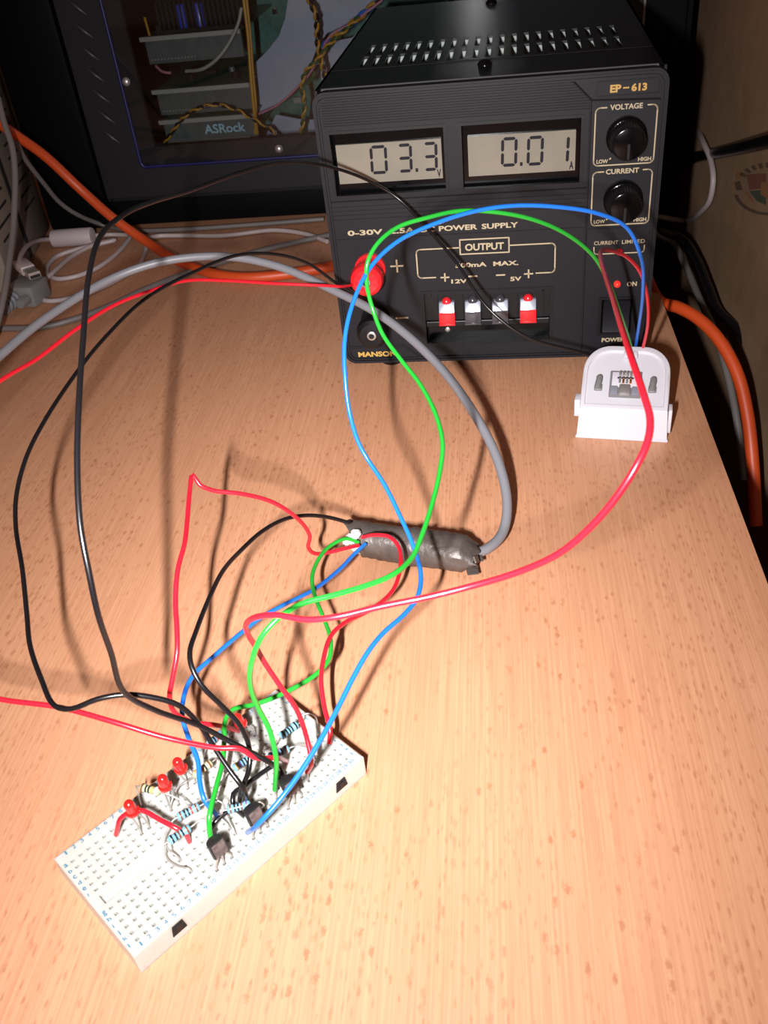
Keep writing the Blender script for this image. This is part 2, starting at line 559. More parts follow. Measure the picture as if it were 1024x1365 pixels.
# round printed emblem on the wall (plain coloured shield in a ring)
def wall_pix(px, py, off=0.6):
    d = ray(px, py)
    P0 = RW - ndir * off
    return CAMP + d * ((P0 - CAMP).dot(ndir) / d.dot(ndir))
M_em = {k: mat('emblem_' + k, c, 0.8) for k, c in dict(dark=(0.11, 0.066, 0.036), red=(0.20, 0.062, 0.036), green=(0.06, 0.075, 0.045), orange=(0.30, 0.13, 0.045), blue=(0.08, 0.085, 0.09)).items()}
EC = (1023, 251)
def epoly(mb, pts, m_, off=0.5):
    v = [wall_pix(EC[0] + x, EC[1] + y, off) for x, y in pts] + [wall_pix(EC[0] + x, EC[1] + y, -0.1) for x, y in pts]
    n = len(pts)
    mb.add(v, [tuple(range(n)), tuple(range(n, 2 * n))[::-1]] + [(i, (i + 1) % n, n + (i + 1) % n, n + i) for i in range(n)], m_)
mb = MB()
def earc(a0, a1, rx, ry, t, m_):
    n = 14
    A = [math.radians(a0 + (a1 - a0) * k / n) for k in range(n + 1)]
    for k in range(n):
        p = []
        for a, q in ((A[k], 1), (A[k + 1], 1), (A[k + 1], t), (A[k], t)):
            p.append((rx * math.cos(a) * q, -ry * math.sin(a) * q))
        epoly(mb, p, m_)
earc(195, 345, 46, 36, 0.90, M_em['dark'])
for k in range(9):
    a = 35 + 110 * k / 8
    earc(a - 4, a + 3, 44, 34, 0.80, M_em['dark'])
epoly(mb, [(-44, -17), (-38, -23), (-32, -20), (-34, -13), (-41, -12)], M_em['orange'])
epoly(mb, [(-44, -8), (-37, -10), (-33, 2), (-41, 3)], M_em['dark'])
epoly(mb, [(-28, -18), (-2, -20), (-2, 0), (-24, 2)], M_em['red'])
epoly(mb, [(2, -20), (26, -18), (24, 2), (2, 0)], M_em['green'])
epoly(mb, [(-24, 4), (-2, 2), (-2, 22), (-14, 17)], M_em['green'])
epoly(mb, [(2, 2), (24, 4), (14, 17), (2, 22)], M_em['blue'])
epoly(mb, [(-8, -8), (8, -8), (9, 8), (0, 14), (-9, 8)], M_em['orange'], 0.7)
epoly(mb, [(-30, 6), (-26, 5), (-17, 19), (-22, 18)], M_em['orange'])
o = mb.build('wall_emblem', origin=wall_pix(*EC))
tag(o, 'faded round coloured emblem with a shield printed on the beige wall', 'emblem')

# ------------------------------------------------------------------ desk
desk = thing('desk', 'beech desk with dark specks along its grain under everything', 'desk', (0, 0, 0))
def edge_x(y):
    return 134.1 + (y - 238.7) * math.tan(TA)
mb = MB()
mb.prism([(-760, -260), (edge_x(-260), -260), (edge_x(900), 900), (-760, 900)], -24, 0, M_wood, bev=0.8)
mb.build('desktop', desk, smooth=40)
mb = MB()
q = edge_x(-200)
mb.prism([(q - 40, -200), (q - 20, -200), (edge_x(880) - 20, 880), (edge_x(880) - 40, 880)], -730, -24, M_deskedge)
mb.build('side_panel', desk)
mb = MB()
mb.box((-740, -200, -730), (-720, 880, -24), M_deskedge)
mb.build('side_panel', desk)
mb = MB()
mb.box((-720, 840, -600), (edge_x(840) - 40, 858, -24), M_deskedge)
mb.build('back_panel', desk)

# ================================================================== computer tower with a window in its side
CA = -0.175
pc = thing('computer_tower', 'black computer tower with a window showing its circuit boards', 'computer', (-237.7, 718.3, 0), CA)
Y0 = 0.0
mb = MB()                                                     # chassis shell, open at the side towards the window
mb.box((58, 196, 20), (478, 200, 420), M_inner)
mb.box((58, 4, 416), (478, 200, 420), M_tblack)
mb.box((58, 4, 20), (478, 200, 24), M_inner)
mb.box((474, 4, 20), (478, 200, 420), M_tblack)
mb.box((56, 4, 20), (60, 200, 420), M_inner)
mb.build('chassis', pc)
mb = MB()
mb.box((5, -2, 1), (56, 202, 424), M_tblack, bev=4)
mb.build('front_bezel', pc, smooth=40)
mb = MB()
mb.box((10, 6, 0), (474, 196, 20), M_tblack, bev=2)
mb.build('plinth', pc, smooth=40)
mb = MB()                                                     # side panel with the window cut out
xs, zs = [58, 104, 352, 446], [24, 59, 372, 420]
hole = lambda i, j: None if (i, j) == (1, 1) else 0.0
mb.relief(xs, zs, hole, lambda x, z, d: (x, -1 + d, z), M_panel, skip=4.0)
mb.add([(58, -1, 24), (58, 4, 24), (446, 4, 24), (446, -1, 24)], [(0, 1, 2, 3)], M_panel)
mb.add([(58, -1, 24), (58, 4, 24), (58, 4, 420), (58, -1, 420)], [(0, 1, 2, 3)], M_panel)
mb.add([(446, -1, 24), (446, 4, 24), (446, 4, 420), (446, -1, 420)], [(0, 1, 2, 3)], M_panel)
mb.build('side_panel', pc)
mb = MB()
mb.box((447.5, -1, 24), (474, 4, 420), M_tblack, bev=0.8)
mb.box((446.2, -1.6, 24), (447.6, 2, 420), M_greypl)
mb.build('rear_strip', pc)
for k in range(14):                                           # slanting raised louvres
    zt = 63 + 13.9 * k
    mb = MB()
    mb.tube([(79.5, -1.2, zt), (74.5, -2.2, zt + 5.0), (69.0, -1.2, zt + 10.0)], 1.3, M_louvre, n=8, rad=lambda t: 0.4 + 1.1 * math.sin(math.pi * t))
    mb.build('louvre', pc, smooth=50)
mb = MB()
mb.box((92, -3.2, 46), (364, -1.1, 384), M_glass)
win = mb.build('window_pane', pc)
mb = MB()
out = rrect(91.5, 45.5, 364.5, 384.5, 4)
mb.tube([(p[0], -2.4, p[1]) for p in out] + [(out[0][0], -2.4, out[0][1])], 1.05, M_trim, smooth=False, n=8)
mb.build('window_trim', pc, smooth=50)
for sx, sz in ((96, 104), (197, 52), (96, 235), (330, 52)):
    mb = MB()
    Mx = Matrix.Translation((sx, -3.2, sz)) @ Matrix.Rotation(math.radians(90), 4, 'X')
    mb.lathe([(2.9, 0), (2.9, 0.6), (2.0, 1.7), (0.7, 2.2)], M_steel, Mx, 16)
    mb.build('window_screw', pc, smooth=40)
# inside: motherboard standing at the far side, cards reaching out of it
mb = MB()
mb.box((100, 178, 26), (420, 182, 330), M_pcb)
for k in range(90):
    x, z = random.uniform(150, 330), random.uniform(40, 240)
    a, b, h = random.uniform(2, 7), random.uniform(2, 6), random.uniform(1.5, 7)
    mb.box((x, 178 - h, z), (x + a, 178, z + b), random.choice([M_void, M_slot, M_pcb2, M_void, M_cardface]))
mb.build('motherboard', pc)
cards = [(76, 160, 119.5, 122), (68, 164, 83, 85), (67, 160, 60.5, 62), (72, 156, 44, 46.0)]
names = [119.5, 83, 61, 45]
for ci, (zc) in enumerate(names):
    x0, x1 = (92, 166) if ci < 3 else (92, 160)
    mb = MB()
    mb.box((x0, 58, zc), (x1, 175, zc + 1.6), M_pcb2)
    mb.box((x0 - 2, 57, zc - 0.8), (x1 + 1, 60, zc + 2.2), M_slot)
    card = mb.build('expansion_card', pc)
    mb = MB()
    mb.box((x0, 62, zc - 17), (x1, 66, zc - 0.8), M_cardface)
    for k in range(14):
        mb.box((x0 + 2 + k * 2.6, 61.6, zc - 14.5), (x0 + 3 + k * 2.6, 62, zc - 13.8), M_slot)
    mb.build('slot_block', card)
    for k in range(7):
        x, y = random.uniform(x0 + 5, x1 - 8), random.uniform(66, 110)
        hh = random.uniform(3, 7)
        mb = MB()
        if k % 2:
            mb.lathe([(2.4, 0), (2.5, hh), (2.0, hh + 0.4)], random.choice([M_glint, M_void, M_slot]), Matrix.Translation((x, y, zc + 1.6)), 12)
            mb.build('capacitor', card, smooth=40)
        else:
            mb.box((x, y, zc + 1.6), (x + random.uniform(4, 9), y + 8, zc + 4), M_void)
            mb.build('chip', card)
mb = MB()
text(mb, 'ASRock', 124, 50.6, 33, 6.8, lambda x, z: (x, 61.5, z - 0.4), M_cyan, 0.02)
mb.build('card_lettering', pc)
for x, h_ in ((122, 150), (135, 151)):                         # blue capacitors over the top card
    mb = MB()
    mb.lathe([(3.6, 0), (3.7, 1), (3.7, 17), (3.0, 18)], M_iblue, Matrix.Translation((x, 70, 121.5)), 16)
    mb.build('capacitor', pc, smooth=40)
mb = MB()
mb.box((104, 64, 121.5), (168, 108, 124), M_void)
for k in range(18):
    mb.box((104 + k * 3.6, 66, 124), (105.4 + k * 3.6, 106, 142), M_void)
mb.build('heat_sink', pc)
mb = MB()
mb.tube([(96, 62, 134), (97.5, 60, 122)], 0.9, M_iyellow, n=6)
mb.build('jumper_pin', pc)
_CO, _CX, _CY = Vector((-237.7, 718.3, 0)), Vector((math.cos(CA), math.sin(CA), 0)), Vector((-math.sin(CA), math.cos(CA), 0))
def C(px, py, dy):
    """point inside the tower, dy behind its side panel, in the tower's own frame"""
    d = ray(px, py)
    X = CAMP + d * ((_CO + _CY * dy - CAMP).dot(_CY) / d.dot(_CY)) - _CO
    return Vector((X.dot(_CX), dy, X.z))
def inner_wire(pts, r, m_, name='internal_wire', n=7):
    mb = MB()
    mb.tube([C(*p) for p in pts], r, m_, n=n)
    return mb.build(name, pc, smooth=60)
inner_wire([(318, -60, 50), (325, 0, 50), (331, 50, 48), (334, 95, 46), (338, 140, 46), (343, 178, 50)], 1.3, M_iyellow)
inner_wire([(324, -60, 52), (329, 0, 52), (334, 50, 50), (337, 95, 48), (341, 140, 48), (340, 178, 50)], 1.1, M_iyellow)
inner_wire([(322, 10, 52), (318, 30, 50), (305, 58, 48), (290, 78, 46), (270, 92, 48), (248, 95, 56)], 1.3, M_slot)
inner_wire([(228, 97, 55), (222, 97, 55), (214, 94, 57), (208, 88, 60)], 1.0, M_imag)
def twisted(pts, r, ma, mb_, pitch=13.0):
    P = spline([C(*p) for p in pts], 1.5)
    for ph, mm in ((0, ma), (math.pi, mb_)):
        L, Q = 0.0, []
        for i, p in enumerate(P):
            t = (P[min(i + 1, len(P) - 1)] - P[max(i - 1, 0)]).normalized()
            n = (Vector((0, 1, 0)) - t * t.y).normalized()
            b = t.cross(n)
            if i:
                L += (p - P[i - 1]).length
            a = 2 * math.pi * L / pitch + ph
            Q.append(p + (n * math.cos(a) + b * math.sin(a)) * r * 1.05)
        g = MB()
        g.tube(Q, r, mm, n=6, smooth=False)
        g.build('internal_wire', pc, smooth=60)
twisted([(218, 194, 52), (232, 172, 48), (250, 152, 44), (272, 142, 42), (294, 140, 42), (318, 148, 42), (340, 160, 42), (358, 170, 42), (370, 182, 44)], 0.85, M_iyellow, M_wblack)
twisted([(402, -40, 40), (412, 0, 40), (421, 20, 40), (423, 55, 40), (428, 80, 40), (434, 105, 42)], 1.1, M_iyellow, M_wblack, 11)
twisted([(480, 22, 44), (455, 45, 42), (438, 60, 40), (425, 78, 38), (408, 95, 36), (403, 112, 36), (406, 140, 38), (402, 178, 40)], 1.0, M_iyellow, M_igreen, 11)
twisted([(500, 4, 50), (478, 24, 48), (458, 40, 46), (432, 62, 45), (424, 85, 45)], 1.3, M_wblue, M_iyellow, 16)
inner_wire([(510, 0, 46), (470, 30, 44), (440, 48, 42), (428, 70, 42), (415, 95, 42), (395, 118, 44), (370, 140, 46), (345, 152, 50)], 0.8, M_imag)
inner_wire([(420, 95, 44), (416, 105, 44), (410, 112, 46)], 1.6, M_igreen)
mb = MB()                                                     # grey flat cables, folded sheets with thickness
def sheet(pts, dy, m_, th=2.0):
    A = [C(x, y, dy) for x, y in pts]
    n = len(A)
    Bq = [p + Vector((0, th, 0)) for p in A]
    mb.add(A + Bq, [tuple(range(n)), tuple(range(n, 2 * n))[::-1]] + [(i, (i + 1) % n, n + (i + 1) % n, n + i) for i in range(n)], m_)
sheet([(388, -40), (384, 0), (380, 25), (372, 48), (358, 66), (340, 84), (338, 110), (342, 150), (350, 152), (372, 138), (398, 115), (412, 92), (424, 60), (420, 20), (410, -10), (408, -40)], 90, M_ribbon)
mb.build('ribbon_cable', pc)
mb = MB()
sheet([(412, -40), (420, 10), (424, 62), (436, 44), (460, 34), (500, 6), (520, -40)], 96, M_ribbon)
sheet([(428, 105), (426, 70), (445, 55), (470, 50), (500, 20), (520, 10), (520, 140), (440, 140)], 110, M_ribbon)
mb.build('ribbon_cable', pc)
mb = MB()
sheet([(368, 153), (400, 159), (425, 160), (425, 200), (368, 200), (350, 190)], 100, M_ribbon)
mb.build('ribbon_cable', pc)

# ================================================================== bench power supply
PW, PH, PD, PY = 153.2, 137.5, 228.0, -0.1872
PO = Vector((-10.7, 429.7, 0))
psu = thing('power_supply', 'black bench power supply with two digital meters and its case vents', 'power supply', PO, PY)
EX, EY = Vector((math.cos(PY), math.sin(PY), 0)), Vector((-math.sin(PY), math.cos(PY), 0))
def Q(x, y, z):
    return PO + EX * x + EY * y + Vector((0, 0, z))
# hood: folded sheet with two rows of slots in its top
mb = MB()
xs = [0.6, 4]
cols = []
for k in range(21):
    x = 14.0 + k * 6.1
    xs += [x, x + 2.6]
xs += [149.5, 152.6]
ys = [7, 51, 75, 80, 104, 150, PD]
def hood(i, j):
    return None if (i % 2 == 0 and 2 <= i <= 42 and j in (1, 3)) else 0.0
mb.relief(xs, ys, hood, lambda x, y, d: (x, y, 137.2 - d), M_hood, skip=1.2)
mb.box((0.6, 7, 8), (1.8, PD, 137.2), M_hood)
mb.box((151.4, 7, 8), (152.6, PD, 137.2), M_hood)
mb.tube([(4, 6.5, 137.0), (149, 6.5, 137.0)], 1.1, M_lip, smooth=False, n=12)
mb.tube([(2, 46, 137.0), (151, 46, 137.0)], 0.5, M_hood, smooth=False, n=8)
mb.build('hood', psu, smooth=40)
mb = MB()
mb.box((1.8, 8, 7), (151.4, PD, 9), M_hood)
mb.box((1.8, PD - 2, 8), (151.4, PD, 136), M_hood)
mb.build('chassis', psu)
mb = MB()                                                     # heat sink below the slots
mb.box((10, 56, 96), (143, 100, 102), M_fin)
for k in range(33):
    mb.box((11 + k * 4.05, 56, 102), (12.6 + k * 4.05, 74, 126), M_fin)
for yy in (78.0, 107.5):
    mb.box((10, yy, 98), (143, yy + 2, 135.9), M_fin)
mb.build('heat_sink', psu)
for sx, sy in ((75.5, 34), (74.6, 206)):
    mb = MB()
    mb.lathe([(3.4, 0), (3.3, 0.8), (2.4, 1.9), (0.8, 2.4)], M_gloss, Matrix.Translation((sx, sy, 137.2)), 18)
    mb.build('hood_screw', psu, smooth=50)
# front bezel: rim, plate with openings
mb = MB()
ring(mb, rrect(0, 4.6, PW, 137.6, 6), rrect(1.0, 5.6, PW - 1.0, 136.6, 5.2), 0.6, 9, M_bezel)
ring(mb, rrect(0.9, 5.5, PW - 0.9, 136.7, 5.3), rrect(1.7, 6.3, PW - 1.7, 135.9, 4.8), 0.0, 6, M_bezel)
ring(mb, rrect(1.6, 6.2, PW - 1.6, 136.0, 4.9), rrect(2.3, 6.9, PW - 2.3, 135.3, 4.4), 0.9, 6, M_bezel2)
ring(mb, rrect(2.2, 6.8, PW - 2.2, 135.4, 4.5), rrect(2.9, 7.5, PW - 2.9, 134.7, 4.0), 0.0, 6, M_bezel)
xs = [2.6, 4.8, 58.8, 64.2, 118.8, 129.8, 147, 150.6]
xs = [2.6, 4.8, 42.0, 58.8, 64.2, 107.0, 118.8, 129.8, 145.2, 150.6]
zs = [7.2, 13.6, 17.2, 35.6, 43.2, 91.0, 121.2, 135.0]
def face(i, j):
    x, z = (xs[i] + xs[i + 1]) / 2, (zs[j] + zs[j + 1]) / 2
    if (4.8 < x < 58.8 or 64.2 < x < 118.8) and 91 < z < 121.2:
        return 5.0
    if 42 < x < 107 and 13.6 < z < 43.2:
        return 6.0
    if 129.8 < x < 145.2 and 17.2 < z < 35.6:
        return 3.0
    return 0.0
mb.relief(xs, zs, face, lambda x, z, d: (x, 0.9 + d, z), M_bezel, m_pit=M_gloss)
mb.build('front_bezel', psu, smooth=40)
mb = MB()                                                     # raised panels and fine ridges
for k in range(11):
    z = 123.0 + k * 1.09
    xr = 113.5 + max(0, (134.6 - z)) * 1.02 - 1.0
    mb.box((4.0, 0.15, z), (min(xr, 121), 1.0, z + 0.5), M_bezel2)
mb.tube([(113.2, 0.5, 135.0), (121.6, 0.5, 126.6), (150, 0.5, 125.4)], 0.45, M_bezel, smooth=False, n=6)
mb.tube([(121.3, 0.6, 126.4), (121.3, 0.6, 7.2)], 0.4, M_bezel, smooth=False, n=6)
mb.tube([(3.0, 0.6, 89.6), (121, 0.6, 89.6)], 0.35, M_bezel, smooth=False, n=6)
for z in (86.5, 84.5, 82.5, 80.5):
    mb.box((3, 0.45, z - 0.5), (121, 1.0, z + 0.5), M_bezel)
mb.box((3, 0.4, 70.9), (121, 1.0, 71.5), M_bezel)
mb.box((122, 0.5, 70.0), (150.4, 1.0, 70.5), M_bezel)
mb.tube([(2.6, 0.5, 13.9), (31.5, 0.5, 13.9), (40.0, 0.5, 6.9)], 0.5, M_bezel, smooth=False, n=6)
mb.build('bezel_ridges', psu, smooth=40)
# meters
def meter(x0, x1, lx0, lx1, digits, unit, ux):
    mb = MB()
    ring(mb, [(x0, 91), (x1, 91), (x1, 121.2), (x0, 121.2)], [(x0 + 1.3, 92.3), (x1 - 1.3, 92.3), (x1 - 1.3, 119.9), (x0 + 1.3, 119.9)], 0.4, 3.2, M_blackpl)
    win = mb.build('meter_window', psu)
    mb = MB()
    mb.box((lx0, 4.4, 96.6), (lx1, 5.8, 114.1), M_lcd)
    lcd = mb.build('display_panel', win)
    for (dx, dz, w_, h_, segs, dot) in digits:
        g = MB()
        t = 1.35
        def seg(a, b, vert):
            (xa, za), (xb, zb) = a, b
            k = t / 2
            if vert:
                pts = [(xa, za), (xa - k, za + k), (xb - k, zb - k), (xb, zb), (xb + k, zb - k), (xa + k, za + k)]
            else:
                pts = [(xa, za), (xa + k, za + k), (xb - k, zb + k), (xb, zb), (xb - k, zb - k), (xa + k, za - k)]
            g.prism([(p[0] + (p[1] - dz - h_ / 2) * 0.03, p[1]) for p in pts], 4.25, 4.4, M_seg, axis='y')
        X0, X1, Z0, Z1, ZM = dx + t / 2, dx + w_ - t / 2, dz + t / 2, dz + h_ - t / 2, dz + h_ / 2
        e = 0.22
        S = {'a': ((X0 + e, Z1), (X1 - e, Z1), 0), 'g': ((X0 + e, ZM), (X1 - e, ZM), 0), 'd': ((X0 + e, Z0), (X1 - e, Z0), 0),
             'f': ((X0, ZM + e), (X0, Z1 - e), 1), 'b': ((X1, ZM + e), (X1, Z1 - e), 1),
             'e': ((X0, Z0 + e), (X0, ZM - e), 1), 'c': ((X1, Z0 + e), (X1, ZM - e), 1)}
        for s_ in segs:
            seg(*S[s_])
        if dot is not None:
            g.box((dot, 4.25, dz), (dot + 1.2, 4.4, dz + 1.6), M_seg)
        g.build('display_digit', win)
    g = MB()
    text(g, unit, ux, 97.3, 1.9, 3.6, lambda x, z: (x, 4.25, z), M_seg, 0.03)
    g.build('display_unit', win)
meter(4.8, 58.8, 7.6, 56.0, [(23.0, 100.2, 8.0, 12.8, 'abcdef', None), (35.6, 100.2, 6.9, 12.8, 'abgcd', 43.6), (47.4, 100.2, 6.7, 12.8, 'abgcd', None)], 'V', 53.4)
meter(64.2, 118.8, 67.9, 115.6, [(82.7, 100.0, 7.3, 12.8, 'abcdef', 91.1), (94.2, 99.8, 7.4, 12.8, 'abcdef', None), (106.0, 99.6, 6.9, 12.6, 'bc', None)], 'A', 113.0)
# knobs
def knob(cx, cz):
    Mx = Matrix.Translation((cx, 0.9, cz)) @ Matrix.Rotation(math.radians(90), 4, 'X')
    mb = MB()
    mb.lathe([(8.6, 0), (8.6, 2.2), (8.0, 3.0), (7.4, 3.4)], M_gloss, Mx, 48)
    kb = mb.build('knob', psu, smooth=35)
    mb = MB()
    mb.lathe([(7.5, 3.2), (7.3, 12.0), (6.6, 12.8)], M_blackpl, Mx, 72, ridge=0.06)
    mb.lathe([(6.5, 12.6), (6.5, 13.2), (6.0, 13.4)], M_gloss, Mx, 32)
    mb.build('knob_grip', kb, smooth=25)
    mb = MB()
    mb.box((cx - 0.5, -12.6, cz - 6.2), (cx + 0.5, -11.9, cz + 0.2), M_bezel)
    mb.build('knob_pointer', kb)
knob(136.8, 111.0)
knob(137.0, 83.8)
# lettering of the panel
YT = 0.78
mb = MB()
fp = lambda x, z: (x, YT, z)
def tx(s, x0, z0, w_, h_, m_=M_gold, b=0.03):
    text(mb, s, x0, z0, w_, h_, fp, m_, b)
def line(pts, w_=0.7, m_=M_gold):
    for a, b in zip(pts[:-1], pts[1:]):
        a, b = Vector(a), Vector(b)
        t = (b - a).normalized()
        n = Vector((-t.y, t.x)) * (w_ / 2)
        a2, b2 = a - t * w_ * 0.4, b + t * w_ * 0.4
        mb.add([fp(*(a2 + n)), fp(*(b2 + n)), fp(*(b2 - n)), fp(*(a2 - n))], [(0, 1, 2, 3)], m_)
def arc(cx, cz, r, a0, a1, n=6):
    return [(cx + r * math.cos(math.radians(a0 + (a1 - a0) * k / n)), cz + r * math.sin(math.radians(a0 + (a1 - a0) * k / n))) for k in range(n + 1)]
for z0, z1, word, wx0, wx1, gz in ((99.0, 123.2, 'VOLTAGE', 129.4, 143.0, 122.0), (72.0, 96.2, 'CURRENT', 129.0, 143.4, 95.0)):
    line([(128.0, z1)] + arc(125.4, z1 - 2, 2, 90, 180) + arc(125.4, z0 + 2, 2, 180, 270) + arc(147.2, z0 + 2, 2, 270, 360) + arc(147.2, z1 - 2, 2, 0, 90) + [(145.2, z1)], 0.55)
    tx(word, wx0, z1 - 1.1, wx1 - wx0, 2.2)
    tx('LOW', 124.7, z0 + 1.0, 5.0, 1.7)
    tx('HIGH', 142.6, z0 + 1.0, 5.6, 1.7)
    line([(130.4, z0 + 2.6), (130.7, z0 + 2.9)], 0.6)
    mb.build(word.lower() + '_legend', psu)
    mb = MB()
tx('EP', 129.0, 129.2, 4.6, 3.0, M_yellow, 0.045)
line([(134.6, 130.6), (136.6, 130.6)], 0.6, M_yellow)
tx('613', 137.8, 129.2, 6.4, 3.0, M_yellow, 0.045)
mb.build('model_lettering', psu)
mb = MB()
tx('0-30V', 9.1, 73.2, 17.0, 2.5)
tx('2.5A', 29.6, 73.2, 12.0, 2.5)
tx('DC', 44.5, 73.2, 6.6, 2.5)
tx('POWER', 53.0, 73.2, 18.2, 2.5)
tx('SUPPLY', 73.2, 73.2, 17.0, 2.5)
mb.build('title_lettering', psu)
mb = MB()
line([(62.6, 61.3), (85.8, 61.3), (85.8, 68.4), (62.6, 68.4), (62.6, 61.3)], 0.6)
tx('OUTPUT', 65.0, 63.0, 18.4, 3.4)
line([(62.6, 64.6)] + arc(43.4, 62.6, 2, 90, 180) + arc(43.4, 52.2, 2, 180, 270) + [(50.0, 50.2)], 0.6)
line([(85.8, 64.6)] + arc(105.4, 62.6, 2, 90, 0) + arc(105.4, 52.2, 2, 0, -90) + [(98.6, 50.2)], 0.6)
tx('500mA', 60.0, 54.8, 15.0, 2.2)
tx('MAX.', 78.2, 54.8, 12.0, 2.2)
for x, z, v in ((54.6, 50.0, 1), (68.2, 50.0, 0), (81.6, 50.0, 0), (95.0, 50.0, 1)):
    line([(x - 1.9, z), (x + 1.9, z)], 0.7)
    if v:
        line([(x, z - 1.9), (x, z + 1.9)], 0.7)
tx('12V', 57.6, 46.8, 7.8, 2.1)
tx('5V', 86.2, 46.8, 5.4, 2.1)
mb.build('output_legend', psu)
mb = MB()
line([(28.6, 56.9), (34.4, 56.9)], 0.8)
line([(31.5, 54.0), (31.5, 59.8)], 0.8)
mb.build('plus_mark', psu)
mb = MB()
line([(28.8, 29.5), (34.6, 29.5)], 0.8)
mb.build('minus_mark', psu)
mb = MB()
tx('MANSON', 7.0, 8.4, 20.2, 2.8, M_yellow, 0.035)
mb.build('maker_lettering', psu)
mb = MB()
tx('CURRENT', 125.3, 62.7, 11.0, 1.8, M_gold, 0.005)
tx('LIMITED', 138.0, 62.7, 10.4, 1.8, M_gold, 0.005)
line([(125.3, 61.6)] + arc(126.9, 59.7, 1.5, 180, 270) + arc(146.8, 59.7, 1.5, 270, 360) + [(148.3, 61.6)], 0.5)
mb.build('limit_legend', psu)
mb = MB()
tx('ON', 141.6, 41.6, 4.6, 2.3)
mb.build('lamp_lettering', psu)
mb = MB()
tx('POWER', 131.2, 12.5, 11.2, 2.2)
mb.build('switch_lettering', psu)
mb = MB()
ring(mb, [(123.2, 127.4), (149.6, 127.4), (149.6, 133.8), (123.2, 133.8)], [(123.8, 128.0), (149, 128.0), (149, 133.2), (123.8, 133.2)], 0.35, 1.0, M_bezel2)
mb.build('name_plate', psu)
# indicator lamps
for name, x, z, mm in (('power_lamp', 137.0, 43.0, M_ledon), ('limit_lamp', 137.1, 58.9, M_redpl)):
    mb = MB()
    Mx = Matrix.Translation((x, 0.9, z)) @ Matrix.Rotation(math.radians(90), 4, 'X')
    mb.lathe([(1.6, 0), (1.6, 0.9), (1.2, 1.9), (0.5, 2.3)], mm, Mx, 16)
    mb.build(name, psu, smooth=50)
# power switch
mb = MB()
ring(mb, [(128.8, 16.4), (146.2, 16.4), (146.2, 36.4), (128.8, 36.4)], [(130.2, 17.6), (144.8, 17.6), (144.8, 35.2), (130.2, 35.2)], 0.3, 3.4, M_blackpl)
sw = mb.build('power_switch', psu)
mb = MB()
mb.prism([(3.4, 17.8), (-0.4, 18.2), (1.4, 26.5), (-1.6, 35.0), (3.4, 35.0)], 131.2, 143.8, M_bezel, axis='x', bev=0.4)
mb.build('rocker', sw, smooth=40)
# binding posts
def post(cx, cz, mm, top):
    Mx = Matrix.Translation((cx, 0.9, cz)) @ Matrix.Rotation(math.radians(90), 4, 'X')
    mb = MB()
    mb.lathe([(7.6, 0), (7.6, 2.5), (6.6, 3.4)], M_blackpl if not top else mm, Mx, 32)
    b = mb.build('binding_post', psu, smooth=40)
    b['label'] = 'red plus post' if top else 'black minus post'
    mb = MB()
    mb.lathe([(6.2, 3.2), (6.2, 4.2), (6.9, 4.6), (6.9, 11.0), (6.8, 11.2)], mm, Mx, 56, ridge=0.07)
    mb.lathe([(6.6, 11.0), (7.9, 12.2), (8.1, 14.4), (7.4, 16.8), (5.8, 18.2), (2.6, 18.5), (2.2, 17.2)], mm, Mx, 32)
    mb.build('post_cap', b, smooth=30)
    mb = MB()
    mb.lathe([(2.3, 15.0), (2.3, 18.7), (1.9, 18.9)], M_steel, Mx, 20)
    mb.lathe([(1.4, 18.6), (1.4, 18.95)], M_void, Mx, 16)
    mb.build('socket', b, smooth=40)
post(18.4, 56.6, M_redpl, True)
post(18.4, 29.0, M_blackpl, False)
# spring terminals
mb = MB()
ring(mb, [(42.0, 13.6), (107.0, 13.6), (107.0, 43.2), (42.0, 43.2)], [(43.6, 15.0), (105.4, 15.0), (105.4, 42.2), (43.6, 42.2)], 0.5, 7, M_blackpl)
mb.box((43.6, 3.2, 26.5), (105.4, 7.0, 42.2), M_blackpl)
mb.box((47.6, 1.6, 40.6), (101.6, 4.0, 42.0), M_bezel)
mb.box((43.6, 2.0, 23.0), (105.4, 6.8, 26.2), M_blackpl, bev=0.5)
for x in (48.6, 61.2, 74.6, 88, 100.6):
    mb.box((x - 1.6, 1.8, 27), (x + 1.6, 4, 40.6), M_blackpl)
blk = mb.build('terminal_block', psu)
mb = MB()
Mx = Matrix.Translation((54.0, 6.9, 19.4)) @ Matrix.Rotation(math.radians(90), 4, 'X')
mb.lathe([(1.3, 0), (1.3, 0.6), (0.6, 0.9)], M_steel, Mx, 12)
mb.build('terminal_screw', blk, smooth=50)
for x, lo in ((54.6, M_redpl), (67.6, M_clearpl), (81.1, M_clearpl), (94.8, M_redpl)):
    mb = MB()
    mb.prism([(3.4, 26.0), (-1.0, 25.6), (-1.4, 26.4), (-0.6, 31.8), (3.4, 32.4)], x - 4.0, x + 4.0, lo, axis='x', bev=0.3)
    mb.prism([(3.4, 32.2), (-0.5, 31.9), (0.6, 34.4), (1.8, 36.4), (3.4, 36.6)], x - 3.9, x + 3.9, M_chrome, axis='x', bev=0.3)
    mb.box((x - 4.1, -1.7, 25.3), (x + 4.1, -0.7, 26.3), lo, bev=0.2)
    lv = mb.build('terminal_lever', blk, smooth=40)
    lv['label'] = 'red spring lever' if lo == M_redpl else 'clear grey spring lever'
    mb = MB()
    mb.lathe([(2.3, 0), (2.2, 1.6), (1.4, 2.4), (0.5, 2.7)], lo, Matrix.Translation((x, 2.2, 36.2)), 18)
    mb.build('lever_tab', lv, smooth=50)
